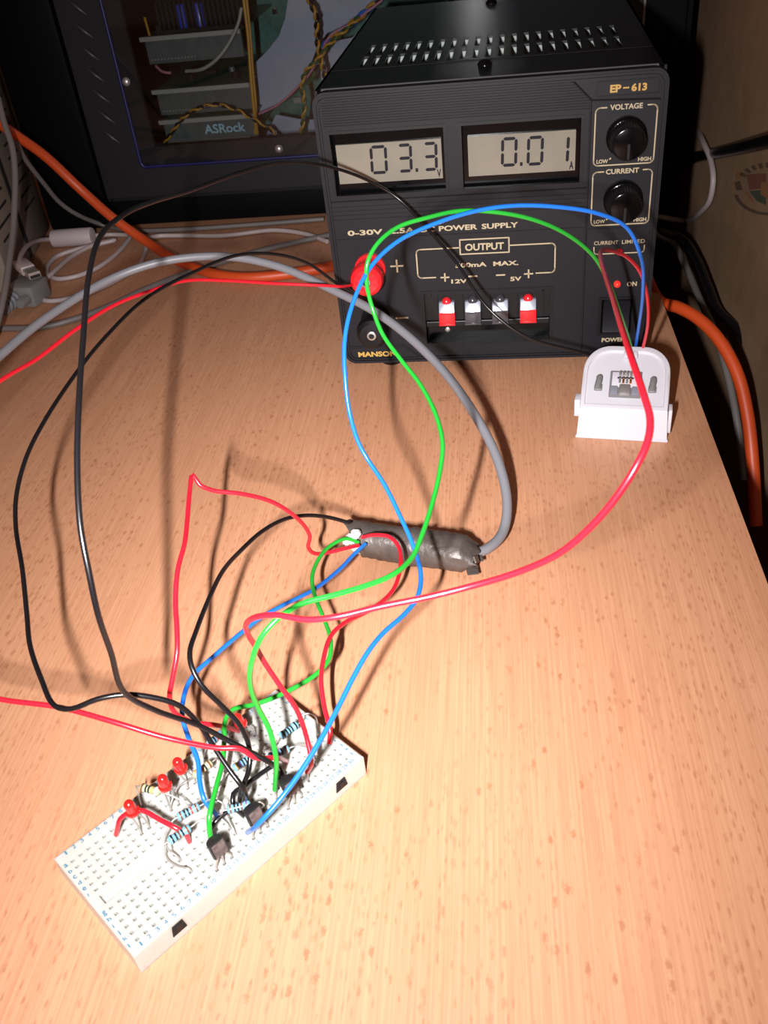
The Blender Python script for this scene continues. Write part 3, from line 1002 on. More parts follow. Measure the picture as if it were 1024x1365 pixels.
for x, y in ((23, 10), (130, 10), (23, PD - 16), (130, PD - 16)):
    mb = MB()
    mb.lathe([(5.6, 0), (6.4, 1.0), (7.0, 7.4)], M_blackpl, Matrix.Translation((x, y + 2, 0)), 24)
    mb.build('rubber_foot', psu, smooth=40)
mb = MB()                                                     # mains socket behind
mb.box((118, PD - 4, 60), (148, PD + 6, 92), M_blackpl, bev=1.5)
mb.build('mains_socket', psu, smooth=40)

# ================================================================== white jack housing with open lid
JA = -0.326
jack = thing('telephone_jack', 'white plastic jack housing with metal contacts standing before the power supply', 'jack', (90, 341.8, 0), JA)
SL = math.atan2(14.5, 31.0)
def jz(y):
    return 15.5 + y * math.tan(SL)
out = [(0.4, 0.2), (39.6, 0.2)]
outl = [(39.6, 0.2), (39.8, 16)] + [(27.5 + 12.3 * math.cos(math.radians(a)), 19.5 + 12.0 * math.sin(math.radians(a))) for a in range(0, 91, 10)] + \
       [(12.5 + 12.3 * math.cos(math.radians(a)), 19.5 + 12.0 * math.sin(math.radians(a))) for a in range(90, 181, 10)] + [(0.2, 16), (0.4, 0.2)]
def jack_body():
    bm = bmesh.new()
    n = len(outl)
    bot = [bm.verts.new((x, y, 0)) for x, y in outl]
    topo = [bm.verts.new((20 + (x - 20) * 0.95, y + 0.3, jz(y))) for x, y in outl]
    inn = [bm.verts.new((20 + (x - 20) * 0.86, 15 + (y - 15) * 0.86, jz(15 + (y - 15) * 0.86))) for x, y in outl]
    inn2 = [bm.verts.new((20 + (x - 20) * 0.85, 15 + (y - 15) * 0.85, jz(15 + (y - 15) * 0.85) - 1.2)) for x, y in outl]
    bm.faces.new(bot[::-1])
    for a, b in ((bot, topo), (topo, inn), (inn, inn2)):
        for i in range(n):
            j = (i + 1) % n
            bm.faces.new((a[i], a[j], b[j], b[i]))
    bm.faces.new(inn2)
    bmesh.ops.bevel(bm, geom=[e for e in bm.edges if e.verts[0] in topo and e.verts[1] in topo], offset=0.6, segments=3, affect='EDGES', profile=0.5)
    return bm
mb = MB()
mb.bm(jack_body(), M_white)
mb.box((0.0, -0.2, 0), (40.0, 1.4, 1.2), M_white, bev=0.3)
mb.build('housing', jack, smooth=35)
JM = Matrix.Translation((20, 0, 15.5)) @ Matrix.Rotation(SL, 4, 'X')   # frame of the sloping face: x across, y up the slope
mb = MB()
mb.box((-6.8, 7.0, -1.0), (6.8, 20.5, 0.5), M_greypl, JM, bev=0.3)
mb.box((-5.9, 11.6, 0.4), (5.9, 19.6, 0.9), M_white, JM, bev=0.2)
cr = mb.build('contact_carrier', jack, smooth=40)
mb = MB()
mb.box((-2.6, 7.4, 0.3), (2.4, 12.8, 1.9), M_steel, JM, bev=0.7)
mb.box((-6.3, 7.6, 0.3), (-3.0, 12.2, 1.1), M_chrome, JM, bev=0.4)
mb.box((2.9, 7.6, 0.3), (6.3, 12.2, 1.1), M_chrome, JM, bev=0.4)
for k in range(4):
    mb.box((-3.0 + k * 1.55, 13.4, 0.8), (-2.0 + k * 1.55, 16.0, 1.5), M_copper if k % 2 else M_steel, JM, bev=0.15)
    mb.box((-3.0 + k * 1.55, 16.8, 0.8), (-2.0 + k * 1.55, 19.4, 2.2), M_steel, JM, bev=0.15)
mb.box((-3.6, 16.0, 0.7), (3.4, 16.6, 1.3), M_void, JM)
mb.build('contact', cr, smooth=40)
for s in (-1, 1):
    mb = MB()
    mb.box((s * 11.6 - 1.7, 10.0, -0.8), (s * 11.6 + 1.7, 13.2, 0.4), M_greypl, JM, bev=0.4)
    mb.tube([JM @ Vector((s * 11.6 - 0.4, 10.5, 0.6)), JM @ Vector((s * 11.6 + 0.2, 15.0, 1.2)), JM @ Vector((s * 11.6 + 0.2, 16.8, 0.4))], 1.4, M_greypl, n=12, smooth=False)
    mb.build('latch_post', jack, smooth=50)
mb = MB()
mb.box((-1.4, 5, 8.0), (1.2, 11, 16.5), M_white, bev=0.5)
mb.build('side_tab', jack, smooth=40)
mb = MB()
mb.box((39.2, 3.0, 3.0), (40.8, 9.0, 14.5), M_white, bev=0.4)
mb.build('side_tab', jack, smooth=40)
mb = MB()
mb.box((-1.8, 28.2, -1.0), (4.2, 31.5, 1.1), M_white, JM, bev=0.4)
mb.build('cord_clamp', jack, smooth=40)

# ================================================================== breadboard
BP, BYAW, BH = 2.54, 0.7181, 8.5
BO = Vector((-96.8, 148.8, 0))
BXv, BYv = Vector((math.cos(BYAW), math.sin(BYAW), 0)), Vector((-math.sin(BYAW), math.cos(BYAW), 0))
ROWS = [0, 1, 2, 3, 4, 5, 8, 9, 10, 11, 12, 13]
def Bp(col, row, z=BH):
    return BO + BXv * (col * BP) - BYv * (row * BP) + Vector((0, 0, z))
def hole_near(px, py, z=BH):
    """nearest hole to a sight line, its place at height z"""
    X = Z(px, py, BH) - BO
    c = min(29, max(0, round(X.dot(BXv) / BP)))
    r_ = -X.dot(BYv) / BP
    r_ = min(ROWS, key=lambda q: abs(q - r_))
    return Bp(c, r_, z)
board = thing('breadboard', 'white solderless breadboard with blue numbers and rows of square holes', 'breadboard', BO, BYAW)
mb = MB()
bx0, bx1, by0, by1 = -3.2, 77.5, -36.2, 5.0
xs = [bx0 + 0.6]
for c in range(30):
    xs += [c * BP - 0.48, c * BP + 0.48]
xs += [bx1 - 0.6]
ys = [by0 + 0.6]
for r_ in reversed(ROWS):
    if r_ == 5:
        ys += [-18.3, -14.8]
    ys += [-r_ * BP - 0.48, -r_ * BP + 0.48]
ys += [by1 - 0.6]
hole_j = {}
k = 1
for r_ in reversed(ROWS):
    if r_ == 5:
        groove = k
        k += 2
    hole_j[k] = r_
    k += 2
def bd(i, j):
    if j == groove and 1 <= i <= len(xs) - 3:
        return 1.6
    if j in hole_j and i % 2 == 1 and 1 <= i < len(xs) - 2:
        return 3.0
    return 0.0
mb.relief(xs, ys, bd, lambda x, y, d: (x, y, BH - d), M_board, m_pit=M_hole, pit_from=2.2)
o_ = [(bx0 + 0.6, by0 + 0.6), (bx1 - 0.6, by0 + 0.6), (bx1 - 0.6, by1 - 0.6), (bx0 + 0.6, by1 - 0.6)]
o2 = [(bx0, by0), (bx1, by0), (bx1, by1), (bx0, by1)]
vs = [(x, y, BH) for x, y in o_] + [(x, y, BH - 0.6) for x, y in o2] + [(x, y, 0) for x, y in o2]
mb.add(vs, [(i, (i + 1) % 4, 4 + (i + 1) % 4, 4 + i) for i in range(4)] + [(4 + i, 4 + (i + 1) % 4, 8 + (i + 1) % 4, 8 + i) for i in range(4)] + [(8, 9, 10, 11)], M_board)
mb.build('body', board)
mb = MB()
fb = lambda x, y: (x, y, BH + 0.03)
for c in range(30):
    s = str(c + 1)
    w_ = (0.9 if len(s) == 1 else 1.75) - 0.5 * s.count('1')
    for yb in (-13 * BP - 2.55, 2.9):
        text(mb, s, c * BP - w_ / 2, yb, w_, 1.35, fb, M_print, 0.0)
for r_, ch in zip(ROWS, 'abcdefghijkl'):
    for xb in (-2.55, 30 * BP - 0.6):
        text(mb, ch, xb, -r_ * BP - 0.6, 0.3 if ch in 'il' else (0.5 if ch in 'fj' else 0.95), 1.25, fb, M_print, 0.01)
mb.build('printed_grid_numbers', board)
for x in (9.6, 67.8):
    mb = MB()
    mb.prism([(x - 2.2, 3.0), (x + 2.2, 3.0), (x + 1.6, 6.8), (x - 1.6, 6.8)], by0 - 0.25, by0 + 1.5, M_void, axis='y')
    mb.box((x - 0.9, by0 - 0.5, 3.8), (x + 0.9, by0 + 0.5, 6.0), M_blackpl, bev=0.2)
    mb.build('joining_slot', board)

# ---- components on the breadboard
def lead(parent, pts, name='lead', r=0.26, origin=None, m_=None):
    g = MB()
    g.tube(pts, r, m_ or M_lead, n=7, step=0.8)
    for i, q in enumerate(g.v):
        g.v[i] = tuple(Vector(q) - Vector(origin))
    return g.build(name, parent, smooth=60)
def resistor(p0, p1, leads, bands, body, label, z=15.5, group='resistors on the breadboard'):
    a, b = Z(*p0, z), Z(*p1, z)
    mid = (a + b) / 2
    ax = (b - a).normalized()
    L = 6.6
    root = thing('resistor', label, 'resistor', mid, 0, group)
    q = Vector((0, 0, 1)).rotation_difference(ax).to_matrix().to_4x4()
    g = MB()
    pr = [(0.3, -L / 2), (0.95, -L / 2 + 0.15), (1.25, -L / 2 + 0.6), (1.25, -L / 2 + 1.5), (1.02, -L / 2 + 1.9), (1.02, L / 2 - 1.9), (1.25, L / 2 - 1.5), (1.25, L / 2 - 0.6), (0.95, L / 2 - 0.15), (0.3, L / 2)]
    g.lathe(pr, body, q, 20)
    g.build('resistor_body', root, smooth=50)
    ps = [-L / 2 + 1.05, -1.05, -0.1, 0.85, L / 2 - 1.05]
    for c, h in zip(bands, ps):
        rr = 1.28 if abs(h) > 1.6 else 1.05
        g = MB()
        g.lathe([(rr, h - 0.26), (rr, h + 0.26)], M_bands[c], q, 20)
        g.build('colour_band', root, smooth=50)
    for end, (pts) in ((-1, leads[0]), (1, leads[1])):
        e = mid + ax * (end * L / 2)
        P = [e - ax * end * 0.3, e + ax * end * 1.2]
        for t in pts[:-1]:
            P.append(Z(t[0], t[1], t[2]))
        h = hole_near(*pts[-1])
        P += [h + Vector((0, 0, 1.2)), h - Vector((0, 0, 3))]
        lead(root, P, origin=mid)
    return root
BB = ('black', 'black', 'brown', 'black', 'brown')
resistor((187, 1049), (214, 1056), [[(182, 1050, 15), (192, 1078)], [(232, 1062, 16), (252, 1075, 13), (262, 1088)]], ('brown', 'black', 'black', 'gold', 'white'), M_rgreen,
         'pale green resistor with a black band lying by two red LEDs at the board edge', 17)
resistor((236.5, 1090), (266, 1074.5), [[(227, 1100, 15), (218, 1122, 12), (222, 1143, 10), (236, 1154, 9.6), (253, 1163)], [(278, 1066, 17), (296, 1070, 16), (302, 1088, 12), (311, 1113)]],
         ('brown', 'black', 'black', 'red', 'brown'), M_rblue, 'blue resistor whose long bare lead loops out over the empty holes')
resistor((224.4, 1122), (254, 1102.5), [[(221, 1126, 15), (226, 1134, 12), (237, 1148)], [(262, 1096, 16), (272, 1093, 16), (281, 1100, 14), (284, 1113)]],
         BB, M_rblue, 'blue resistor lying in front of the bent red jumper, by the lone transistor')
resistor((303, 1079.5), (333.7, 1072), [[(296, 1084, 15), (292, 1088, 12), (303, 1102)], [(346, 1069, 16), (352, 1073, 14), (349, 1088)]],
         ('brown', 'black', 'black', 'brown', 'violet'), M_rblue, 'blue resistor lying against the black transistor in the middle of the board')
resistor((258.7, 1034), (281, 1017), [[(249, 1042, 15), (238, 1048, 14), (232, 1060, 12), (234, 1078)], [(288, 1012, 15), (293, 1014, 12), (297, 1036)]],
         ('orange', 'white', 'red', 'black', 'brown'), M_rgreen, 'pale greenish resistor behind the blue and green wires', 14.5)
resistor((311, 1025), (337, 1008), [[(304, 1030, 15), (297, 1040, 12), (292, 1052)], [(344, 1005, 15), (350, 1010, 12), (352, 1024)]],
         ('gold', 'violet', 'black', 'black', 'brown'), M_rblue, 'blue resistor between two crossing black wires', 15)
resistor((358.4, 1009.6), (385, 997.7), [[(352, 1013, 15), (350, 1020, 12), (352, 1036)], [(396, 995, 15.5), (410, 996, 14), (416, 1006, 11), (418, 1018)]],
         ('violet', 'white', 'violet', 'black', 'brown'), M_rblue, 'blue resistor under the green wire end, beside a red wire stub', 15)
resistor((374.5, 981.6), (396, 965.5), [[(369, 988, 14), (364, 996, 12), (361, 1008)], [(402, 954, 16), (412, 951, 16), (421, 956, 14), (423, 974)]],
         ('black', 'black', 'black', 'black', 'black'), M_rblue, 'farthest blue resistor, alone near the far end of the board', 15)
resistor((280, 990), (297, 976), [[(276, 995, 14), (274, 1000, 12), (276, 1012)], [(302, 972, 14), (306, 975, 12), (309, 990)]],
         ('brown', 'black', 'red', 'brown', 'gold'), M_rblue, 'blue resistor mostly hidden under the red and black wires, near the far LED', 14)

def led(base_px, tip_px, h, label, glassy=False, spread=1):
    """3 mm LED: legs in two neighbouring holes, head leaning to where the photo shows it"""
    b = hole_near(*base_px)
    X = Z(*base_px, BH) - BO
    b2 = b + BXv * BP * spread
    mid = (b + b2) / 2
    top = Z(*tip_px, BH + h)
    ax = (top - mid).normalized()
    ax = (ax * 0.75 + Vector((0, 0, 0.25))).normalized()
    root = thing('led', label, 'LED', mid, 0, 'red LEDs on the breadboard')
    q = Matrix.Translation(top - mid) @ Vector((0, 0, 1)).rotation_difference(ax).to_matrix().to_4x4()
    g = MB()
    g.lathe([(1.9, 0), (1.95, 0.2), (1.95, 0.9), (1.5, 1.0), (1.5, 3.7), (1.38, 4.3), (1.05, 4.85), (0.55, 5.15), (0.1, 5.25)], M_led, q, 24)
    g.build('led_lens', root, smooth=45)
    sx = BXv * 1.27 / 2 * 2
    for s, hp in ((-1, b), (1, b2)):
        pt = top + BXv * (s * 1.0)
        lead(root, [pt + ax * 0.3, pt - ax * 1.5, hp + Vector((0, 0, 3)), hp - Vector((0, 0, 3))], 'led_leg', 0.27, origin=mid)
    return root
led((186, 1111), (178, 1083), 9.5, 'red LED at the empty end of the board, touching the bent red jumper')
led((222, 1080), (221, 1049), 10.5, 'middle LED of the three at the board edge, beside the green resistor')
led((247, 1048), (242, 1026), 8.5, 'red LED at the board edge just before the blue wire')
led((330, 990), (322, 966), 8.0, 'red LED half hidden among wires at the far end of the board')

def transistor(c_px, h, label):
    X = Z(*c_px, BH) - BO
    c = round(X.dot(BXv) / BP)
    r_ = min(ROWS, key=lambda q: abs(q + X.dot(BYv) / BP))
    base = Bp(c, r_, 0)
    root = thing('transistor', label, 'transistor', base + Vector((0, 0, BH)), BYAW, 'transistors on the breadboard')
    T = Matrix.Translation((0, 0, h)) @ Matrix.Rotation(math.radians(-16), 4, 'X')
    g = MB()
    pts = [(2.35 * math.cos(math.radians(a)), 2.35 * math.sin(math.radians(a))) for a in range(-28, 209, 12)]
    g.prism(pts, 0, 4.9, M_tran, T, bev=0.15)
    g.build('transistor_body', root, smooth=35)
    g = MB()
    g.box((-1.9, -1.16, 0.3), (1.9, -1.09, 4.6), M_faceglint, T)  # thin plate carrying the painted glint of the flat side
    g.build('transistor_face_glint', root)
    for k in (-1, 0, 1):
        g = MB()
        g.tube([(k * 1.0, 0.1, h + 0.4), (k * 1.3, 0, h - 0.8), (k * 2.54, 0, 1.4), (k * 2.54, 0, -3)], 0.28, M_lead, n=6, smooth=False)
        g.build('transistor_leg', root)
transistor((298, 1153), 4.6, 'transistor nearest the empty end of the board, flat side out')
transistor((346, 1112), 5.0, 'middle transistor, with the blue resistor and two black wires at its back')
transistor((391, 1072), 4.6, 'transistor half covered by the blue wire, last towards the far end of the board')

# ================================================================== wires
def path(pts):
    out = []
    for p in pts:
        if isinstance(p, Vector):
            out.append(p)
        elif len(p) == 4:
            out.append(Z(p[0], p[1], p[2]))                   # (px, py, height, 'z')
        else:
            out.append(D(*p))
    return out
def wire(name, pts, r, m_, label, cat='wire', group=None, tips=(0, 0), n=10):
    P = path(pts)
    P = spline(P, 2.0)
    o_ = P[-1].copy()
    g = MB()
    g.tube(P, r, m_, n=n, smooth=False)
    ob = g.build(name, smooth=60, origin=o_)
    tag(ob, label, cat, group)
    for use, a, b in ((tips[0], P[0], P[1]), (tips[1], P[-1], P[-2])):
        if use:
            t = (a - b).normalized()
            tip = a + (t * 0.3 + Vector((0, 0, -1))) .normalized() * use
            g = MB()
            g.tube([b, a, tip], 0.32, M_lead, n=7, smooth=False)
            for i, q in enumerate(g.v):
                g.v[i] = tuple(Vector(q) - o_)
            g.build('bare_wire_end', ob, smooth=60)
    return ob
def H(px, py, up=0.4):
    return hole_near(px, py, BH + up)
WG = 'hook-up wires'
R_W = 0.74
wire('hookup_wire', [(838, 480, 428), (815, 478, 424), (770, 468, 418), (700, 448, 412), (650, 410, 410), (610, 352, 412), (570, 305, 414), (530, 264, 414), (490, 240, 408), (435, 221, 390), (380, 216, 360), (320, 230, 325), (250, 255, 290), (200, 270, 265), (165, 286, 248), (134, 315, 236), (119, 365, 227), (111, 450, 218), (105, 540, 210), (103, 620, 206), (107, 700, 204), (119, 765, 205), (131, 820, 209), (148, 870, 217), (165, 922, 226), (205, 946, 234), (265, 967, 242), (300, 985, 245), (335, 1003, 247), (362, 1018, 249), H(380, 1036)], R_W, M_wblack,
     'black wire looping high from the white jack past the meters to the breadboard', group=WG, tips=(2, 3))
wire('hookup_wire', [Q(18.4, -9, 35.8), (486, 404, 432), (470, 390, 428), (445, 375, 422), (412, 352, 412), (374, 340, 403), (318, 340, 390), (258, 363, 376), (193, 399, 358), (140, 450, 338), (107, 490, 326), (60, 560, 307), (35, 610, 297), (22, 660, 290), (21, 700, 284), (30, 760, 270), (36, 820, 260), (40, 860, 252), (55, 905, 243), (73, 941, 236), (95, 945, 234), (130, 932, 233), (165, 926, 234), (200, 929, 236), (238, 940, 239), (265, 965, 243), (285, 995, 245), (305, 1025, 245), (325, 1052, 245), H(334, 1072)], R_W, M_wblack,
     'black wire lying in a wide loop from the minus post to the breadboard', group=WG, tips=(0, 3))
wire('hookup_wire', [(466, 697, 341), (440, 690, 336), (410, 687, 328), (380, 692, 319), (350, 708, 309), (320, 735, 297), (298, 760, 283), (280, 795, 268), (262, 840, 252), (253, 870, 245), (256, 890, 243), (270, 915, 243), (295, 940, 246), (320, 967, 250), (332, 995, 252), (332, 1025, 251), (323, 1050, 248), H(320, 1066)], R_W, M_wblack,
     'short black wire bending from the foil sleeve down to the breadboard', group=WG, tips=(0, 3))
wire('hookup_wire', [Q(11.8, -14, 54.5), (455, 382, 420), (440, 381, 416), (370, 378, 410), (300, 374, 398), (250, 374, 385), (200, 388, 368), (150, 408, 352), (100, 440, 335), (50, 478, 318), (0, 508, 300), (-60, 560, 280), (-125, 650, 265), (-145, 760, 255), (-110, 860, 250), (-50, 918, 246), (0, 932, 244), (80, 943, 242), (150, 962, 240), (220, 983, 241), (290, 997, 244), (320, 998, 245), (338, 1009, 247), (351, 1011, 249), (365, 1010, 251), H(378, 1016)], R_W, M_wred,
     'red wire from the red plus post, leaving the picture and coming back to the board', group=WG, tips=(0, 0))
wire('hookup_wire', [(478, 727, 339), (460, 731, 335), (440, 736, 333), (420, 738, 330), (411, 730, 326), (413, 715, 321), (405, 700, 316), (385, 682, 309), (360, 668, 303), (320, 658, 296), (285, 654, 293), (266, 646, 291), (257, 633, 291), (253, 655, 287), (250, 690, 279), (246, 725, 270), (237, 760, 264), (234, 800, 260), (236, 840, 256), (236, 870, 254), (230, 905, 254), (226, 930, 255), (233, 950, 258), (255, 962, 261), (290, 967, 265), H(316, 970)], R_W, M_wred,
     'thin red wire with a sharp peak, from the foil sleeve to the far LED', group=WG, tips=(0, 3))
wire('hookup_wire', [(483, 716, 338), (500, 713, 332), (520, 716, 328), (532, 730, 325), (534, 755, 321), (526, 783, 315), (512, 800, 310), (490, 815, 304), (460, 830, 297), (441, 848, 290), (432, 875, 284), (428, 905, 280), (433, 945, 276), (440, 972, 273), H(437, 992)], R_W, M_wred,
     'short red wire curling out of the foil sleeve to the far corner of the board', group=WG, tips=(0, 3))
wire('hookup_wire', [(851, 487, 428), (857, 465, 410), (864, 430, 388), (862, 390, 366), (852, 360, 350), (835, 342, 338), (815, 334, 325), (802, 334, 308), (801, 345, 290), (808, 370, 265), (818, 400, 236), (830, 440, 206), (843, 480, 188), (858, 525, 178), (867, 560, 174), (863, 590, 172), (848, 622, 172), (820, 665, 175), (785, 705, 180), (745, 738, 186), (690, 763, 193), (630, 781, 198), (570, 796, 200), (510, 808, 201), (450, 822, 201), (410, 826, 203), (370, 820, 207), (340, 823, 214), (328, 833, 222), (332, 848, 230), (341, 862, 236), (352, 882, 241), (372, 912, 246), (395, 945, 251), (408, 980, 254), (415, 1015, 254), H(417, 1042, 4)], R_W, M_wred,
     'long red wire rising from the white jack and swinging over bare desk to the board', group=WG, tips=(2, 6))
wire('hookup_wire', [(845, 478, 428), (851, 440, 398), (857, 390, 362), (855, 345, 338), (835, 303, 322), (795, 284, 312), (745, 276, 307), (690, 274, 304), (640, 280, 302), (580, 298, 300), (530, 322, 298), (495, 355, 296), (472, 400, 294), (460, 450, 292), (460, 500, 292), (466, 550, 294), (478, 590, 297), (490, 612, 298), (512, 645, 296), (532, 685, 292), (550, 725, 287), (561, 765, 282), (557, 795, 277), (540, 818, 271), (510, 845, 263), (490, 870, 257), (470, 905, 252), (450, 945, 247), (428, 985, 242), (400, 1030, 238), (370, 1070, 235), (345, 1098, 235), H(330, 1110)], R_W, M_wblue,
     'long blue wire arching before the power supply down to the near row of the board', group=WG, tips=(2, 3))
wire('hookup_wire', [(487, 725, 340), (470, 741, 334), (455, 757, 328), (420, 785, 318), (385, 803, 310), (350, 822, 301), (320, 845, 293), (285, 875, 283), (258, 900, 275), (246, 925, 269), (243, 955, 265), (252, 985, 262), (264, 1015, 258), (266, 1040, 255), (272, 1065, 252), H(287, 1086)], R_W, M_wblue,
     'short blue wire from the foil sleeve to the middle of the breadboard', group=WG, tips=(0, 3))
wire('hookup_wire', [(848, 487, 428), (838, 450, 402), (826, 415, 374), (812, 378, 352), (790, 340, 332), (755, 312, 319), (715, 294, 310), (670, 284, 305), (615, 281, 302), (570, 290, 298), (530, 303, 296), (503, 325, 294), (490, 350, 294), (489, 378, 297), (497, 412, 301), (510, 445, 301), (535, 480, 298), (560, 512, 292), (580, 550, 284), (590, 590, 276), (587, 625, 270), (578, 665, 262), (562, 715, 250), (548, 745, 242), (520, 768, 233), (490, 780, 229), (450, 792, 226), (400, 806, 224), (370, 825, 222), (348, 850, 222), (335, 885, 226), (334, 915, 234), (345, 945, 243), (360, 975, 247), (368, 1010, 248), H(371, 1060, 4)], R_W, M_wgreen,
     'long green wire arching before the power supply and back to the breadboard', group=WG, tips=(2, 6))
wire('hookup_wire', [(478, 723, 341), (462, 718, 338), (440, 728, 333), (425, 745, 326), (416, 770, 318), (420, 795, 311), (432, 825, 301), (441, 855, 291), (438, 880, 285), (420, 900, 281), (390, 918, 278), (360, 932, 275), (335, 940, 273), (312, 945, 270), (301, 958, 267), (299, 985, 263), (297, 1015, 258), (288, 1050, 250), (279, 1090, 244), H(277, 1136, 2)], R_W, M_wgreen,
     'short green wire from the foil sleeve bending across the board to the near row', group=WG, tips=(0, 5))
# short jumpers on the board
wire('jumper_wire', [H(158, 1114), (158, 1098, 14, 'z'), (160, 1092, 15.5, 'z'), (170, 1084, 17, 'z'), (180, 1080, 17.5, 'z'), (192, 1081, 17.5, 'z'), (212, 1092, 16.5, 'z'), (235, 1104, 15.5, 'z'), (246, 1110, 13.5, 'z'), H(252, 1124)], 0.7, M_wred,
     'short stiff red jumper bent in front of the first red LED', 'jumper', 'jumpers on the breadboard', tips=(3, 3))
wire('jumper_wire', [H(282, 1122), (280, 1108, 11, 'z'), (286, 1097, 12.5, 'z'), (296, 1087, 13, 'z'), (306, 1081, 13, 'z'), (316, 1080, 11.5, 'z'), H(322, 1092)], 0.7, M_wblack,
     'short black jumper going under the resistor at the middle transistor', 'jumper', 'jumpers on the breadboard', tips=(3, 3))
wire('jumper_wire', [H(308, 1066), (311, 1058, 11, 'z'), (320, 1051, 12.5, 'z'), (336, 1040, 13, 'z'), (354, 1027, 13, 'z'), (365, 1021, 13, 'z'), (374, 1026, 12, 'z'), H(384, 1042)], 0.7, M_wblack,
     'short black jumper between the green wire end and the resistor in the middle', 'jumper', 'jumpers on the breadboard', tips=(3, 3))

# ================================================================== foil sleeve and the grey cable out of it
A_, B_ = Z(481, 718, 8.5), Z(636, 741, 7.5)
sl = thing('foil_sleeve', 'crinkled aluminium tape sleeve where the grey cable splits into wires', 'cable sleeve', (A_.x, A_.y, 0), 0)
ax = (B_ - A_)
LT = ax.length
ax.normalize()
sd = ax.cross(Vector((0, 0, 1))).normalized()
up = sd.cross(ax)
o_ = Vector((A_.x, A_.y, 0))
def sleeve_shape(n=28, mseg=26):
    vs, fs = [], []
    rnd = random.Random(3)
    for i in range(mseg + 1):
        t = i / mseg
        for k in range(n):
            a = 2 * math.pi * k / n
            R = 6.9 + 0.2 * math.sin(3 * a + 7 * t) + 0.22 * rnd.uniform(-1, 1) + 0.18 * (i % 2)
            sx, sz = 1.0, 1.0
            if t > 0.45:
                R += 0.3
            if 0.44 < t < 0.5:
                R += 0.5
            if t > 0.88:
                sz = 1.0 - (t - 0.88) * 5.5
                sx = 1.0 - (t - 0.88) * 1.6
            ext = 0.0
            if i == 0:
                ext = 3.2 - 9.6 * max(0, math.cos(a - math.radians(85))) ** 2 + 0.7 * rnd.uniform(-1, 1)
            if i == mseg:
                ext = 1.4 * rnd.uniform(-1, 1)
            q = A_ + ax * (t * LT + ext) - sd * (math.cos(a) * R * sx) + up * (math.sin(a) * R * sz)
            q.z = max(q.z, 0.2)
            vs.append(q - o_)
    for i in range(mseg):
        for k in range(n):
            k2 = (k + 1) % n
            fs.append((i * n + k, i * n + k2, (i + 1) * n + k2, (i + 1) * n + k))
    fs.append(tuple(mseg * n + k for k in range(n)))
    return vs, fs
vs, fs = sleeve_shape()
mb = MB()
mb.add(vs, fs, M_foil)
mb.build('tape_wrap', sl, smooth=28)
mb = MB()                                                     # torn paper lining that sticks out of the open end
rnd = random.Random(5)
n = 24
vs, fs = [], []
for i, (e, R) in enumerate(((7, 6.2), (-1.5, 6.0), (-2.2, 4.6), (6, 4.2))):
    for k in range(n):
        a = 2 * math.pi * k / n
        j = rnd.uniform(-1, 1)
        q = A_ + ax * (e + j * (1.2 if i in (1, 2) else 0)) - sd * (math.cos(a) * R) + up * (math.sin(a) * (R + 0.3 * j))
        q.z = max(q.z, 0.4)
        vs.append(q - o_)
for i in range(3):
    for k in range(n):
        k2 = (k + 1) % n
        fs.append((i * n + k, i * n + k2, (i + 1) * n + k2, (i + 1) * n + k))
mb.add(vs, fs, M_paper)
for px, py, s in ((468, 718, 2.2), (462, 722, 1.6), (474, 712, 2.0)):
    mb.lathe([(0.3, -s), (s * 0.9, -s * 0.5), (s, 0.3), (s * 0.5, s)], M_paper, Matrix.Translation(D(px, py, 341) - o_) @ Matrix.Rotation(1.1, 4, 'Y'), 7)
mb.build('paper_lining', sl)
mb = MB()                                                     # crumpled end of the tape
for k in range(7):
    c = B_ + ax * rnd.uniform(-3, 1) - sd * 0 + sd * rnd.uniform(0, 6) + up * rnd.uniform(-4, 3) - o_
    mb.box((-2.2, -1.3, -0.3), (2.2, 1.3, 0.3), M_foil, Matrix.Translation(c) @ Matrix.Rotation(rnd.uniform(0, 3), 4, Vector((rnd.random(), rnd.random(), rnd.random()))), bev=0.1)
mb.build('crumpled_tape', sl)
wire('grey_cable', [Vector((-740, 300, 3)), Vector((-520, 350, 6)), Vector((-360, 400, 16)), (-60, 528, 378), (0, 474, 396), (60, 425, 414), (150, 371, 432), (220, 348, 436), (300, 342, 436), (370, 355, 432), (440, 385, 424), (510, 422, 412), (580, 482, 396), (630, 548, 378), (663, 612, 365), (676, 670, 355), (670, 710, 348), (652, 730, 343), (634, 738, 341)], 1.95, M_cgrey,
     'thick grey cable curving over the desk into the foil sleeve', 'cable', n=14)

# ================================================================== cables behind
def zt(pts, z):
    return [(p[0], p[1], p[2] if len(p) > 2 else z, 'z') for p in pts]
wire('orange_cable', [D(-40, 130, 560), D(0, 165, 590), D(60, 208, 622), D(105, 250, 640), D(150, 290, 645), D(192, 320, 645)] + path(zt([(230, 344, 6), (262, 358), (295, 367), (330, 370), (370, 367), (410, 361), (450, 352)], 3.6)) + [Q(40, 240, 3.6), Q(110, 244, 3.6), Q(162, 205, 3.6), Q(164, 120, 3.6), D(880, 402, 520), D(905, 410, 508), D(930, 424, 500), D(958, 452, 492), D(983, 498, 486), D(996, 550, 484), D(1003, 610, 484), D(1008, 700, 490)], 3.4, M_corange,
     'orange cable lying behind the power supply and dropping over the desk edge', 'cable', n=14)
wire('grey_cable', [Vector((-740, 470, 2.2)), Vector((-420, 520, 2.2))] + path(zt([(-40, 440, 3), (0, 438), (56, 436), (107, 423), (150, 406), (193, 386), (258, 361), (300, 348), (344, 335), (390, 324), (440, 313)], 2.2)) + [Q(20, 238, 2.2)], 1.9, M_cgrey2,
     'slim dull grey cable flat on the desk under the thick grey cable', 'cable')
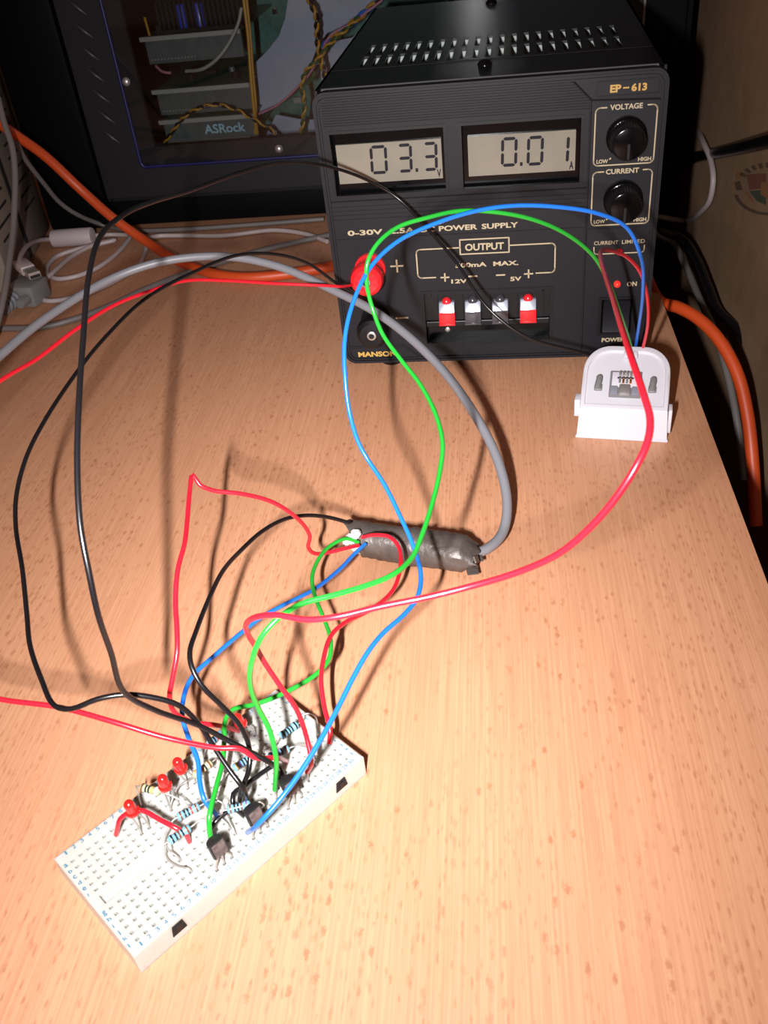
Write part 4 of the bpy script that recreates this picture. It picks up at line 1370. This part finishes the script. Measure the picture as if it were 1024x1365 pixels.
wire('grey_cable', path([(22, 190, 600), (35, 214, 620), (58, 244, 645), (80, 270, 668), (103, 286, 682), (138, 300, 4, 'z'), (173, 307, 2.2, 'z'), (240, 306, 2.2, 'z'), (330, 300, 2.2, 'z'), (432, 292, 2.2, 'z')]), 1.7, M_cgrey2,
     'slim grey cable running along the foot of the computer tower', 'cable')
wire('grey_cable', [D(-70, -80, 590), D(-30, 60, 570), D(-6, 120, 560), D(6, 165, 560), D(16, 195, 560), D(20, 230, 560), D(18, 300, 555), D(12, 350, 545), D(4, 400, 535), D(-12, 455, 528), Z(-40, 490, 6), Vector((-400, 400, 5)), Vector((-740, 380, 4))], 1.9, M_cgrey2,
     'grey cable hanging down in front of the beige vented box', 'cable')
# white USB lead with ferrite bead, in two loose loops
def s4(x, y):
    return (x / 4.267, y / 4.267 + 270)
L1 = [(150, 400), (115, 335), (150, 252), (220, 216), (290, 208), (410, 200), (540, 188), (640, 182), (735, 190), (715, 232), (640, 310), (540, 378), (430, 420), (335, 434), (280, 415), (270, 365), (330, 303), (450, 262), (560, 236), (650, 215), (560, 232), (430, 292), (300, 400), (205, 490), (215, 540), (290, 560), (420, 540), (560, 490), (700, 420), (780, 370), (825, 280), (850, 205), (900, 190), (1020, 188)]
hs = [24, 26, 22, 12, 7, 6.5, 4.5, 2, 2, 2, 2, 2, 2, 2, 2, 2, 2, 4, 5, 5.5, 5, 4.5, 5.2, 4, 2, 2, 2, 2, 2, 2, 2, 4.5, 3, 2]
pp = [Z(*s4(x, y), h) for (x, y), h in zip(L1, hs)] + [Z(300, 314, 2), Z(365, 307, 2), Z(408, 312, 2), Z(436, 322, 2)]
usb = wire('usb_cable', pp, 1.6, M_cwhite, 'white USB cable coiled loosely on the desk with a bead near its plug', 'cable')
uo = usb.location / MM
a, b = Z(*s4(300, 206), 6.5), Z(*s4(530, 190), 6.5)
mid = (a + b) / 2
q = (Matrix.Translation(mid - uo) @ Vector((0, 0, 1)).rotation_difference((b - a).normalized()).to_matrix().to_4x4())
h = (b - a).length / 2
mb = MB()
mb.lathe([(3.5, -h), (6.0, -h + 0.3), (6.4, -h + 1.2), (6.4, h - 1.2), (6.0, h - 0.3), (3.5, h)], M_bead, q, 24)
mb.build('ferrite_bead', usb, smooth=40)
a, b = Z(*s4(120, 350), 24), Z(*s4(205, 450), 19)
t = (b - a).normalized()
ang = math.atan2(t.y, t.x)
Mx = Matrix.Translation(a - uo) @ Matrix.Rotation(ang, 4, 'Z')
L = (b - a).length
mb = MB()
mb.box((-2, -4.6, -3), (L * 0.62, 4.6, 3), M_cwhite, Mx, bev=1.2)
pl = mb.build('usb_plug', usb, smooth=40)
mb = MB()
mb.box((L * 0.6, -3.8, -2), (L * 1.1, 3.8, 2), M_steel, Mx, bev=0.3)
mb.box((L * 1.08, -3.2, -1.5), (L * 1.11, 3.2, 0.4), M_void, Mx)
mb.build('plug_shell', pl)
# grey screw-on plug beside it
cp = Z(30, 414, 0)
plug = thing('cable_plug', 'grey computer cable plug with thumb screw lying by the beige box', 'plug', cp, 1.25)
mb = MB()
mb.box((2, -10, 1), (22, 10, 15), M_greypl, bev=2)
mb.build('plug_body', plug, smooth=40)
mb = MB()
Mx = Matrix.Translation((-8, -6, 8)) @ Matrix.Rotation(math.radians(90), 4, 'Y')
mb.lathe([(3.0, 0), (3.4, 1), (3.4, 8), (2.2, 9), (2.0, 12)], M_greypl, Mx, 16, ridge=0.1)
mb.build('thumb_screw', plug, smooth=30)
mb = MB()
for k in range(4):
    Mx = Matrix.Translation((-14 + k * 4.2, 4, 8)) @ Matrix.Rotation(math.radians(90), 4, 'Y')
    mb.lathe([(4.6, 0), (5.4, 0.6), (5.4, 2.0), (4.6, 2.8)], M_cgrey, Mx, 18)
mb.build('strain_relief', plug, smooth=40)
# beige box with vents at the left border
bb = thing('vented_box', 'beige plastic box with slotted vents beside the tower', 'computer', (-232, 600, 0), 0.03)
mb = MB()
mb.box((-180, 0, 0), (0, 128, 330), M_beige, bev=4)
mb.build('box_shell', bb, smooth=40)
for k in range(18):
    z = 30 + k * 9
    for y0 in (12, 78):
        mb = MB()
        mb.box((-0.6, y0, z), (0.5, y0 + 32, z + 1.7), M_void, bev=0.3)
        mb.build('vent_slot', bb)
mb = MB()
mb.box((-1, 54, 4), (0.8, 60, 320), M_void)
mb.build('seam', bb)
# power lead, loop and cables by the wall
ip = Q(160, 232, 76)
wire('mains_cable', [Q(133, PD + 30, 76), Q(150, PD + 26, 76), D(906, 214, 690), D(930, 209, 660), D(960, 203, 590), D(1000, 194, 500), D(1040, 184, 430), D(1080, 175, 380)], 4.0, M_wblack,
     'black power cord running from behind the power supply past the wall', 'cord', n=14)
cordo = bpy.data.objects['mains_cable']
mb = MB()
qq = Q(133, PD + 6, 76) - cordo.location / MM
M2 = Matrix.Translation(qq) @ Matrix.Rotation(PY, 4, 'Z')
mb.box((-15, 0, -13), (15, 34, 13), M_blackpl, M2, bev=4)
mb.build('cord_plug', cordo, smooth=40)
wire('white_cable', [D(925, 160, 735), wall_pix(938, 190, 5), wall_pix(948, 215, 4), wall_pix(951, 240, 4), wall_pix(947, 265, 4), wall_pix(934, 283, 5), D(912, 294, 700), D(890, 291, 690), D(860, 285, 690)], 1.9, M_cwhite,
     'pale cable bowed in a loop against the beige wall', 'cable')
wire('grey_cable', [D(870, 310, 640), D(895, 322, 640), D(912, 350, 620), D(926, 382, 600), D(938, 410, 580), D(950, 435, 560), D(962, 470, 540), D(975, 520, 530), D(984, 570, 525), D(992, 640, 525)], 2.2, M_cgrey2,
     'grey cable sagging between the wall and the desk behind the orange one', 'cable')
wire('black_cable', [D(880, 308, 640), D(908, 318, 635), D(928, 345, 615), D(945, 385, 590), D(958, 415, 575), D(985, 440, 560), D(1000, 470, 550), D(1008, 510, 545), D(1014, 560, 540), D(1022, 640, 540)], 3.0, M_wblack,
     'black cable sagging along the wall beside the orange cable', 'cable')
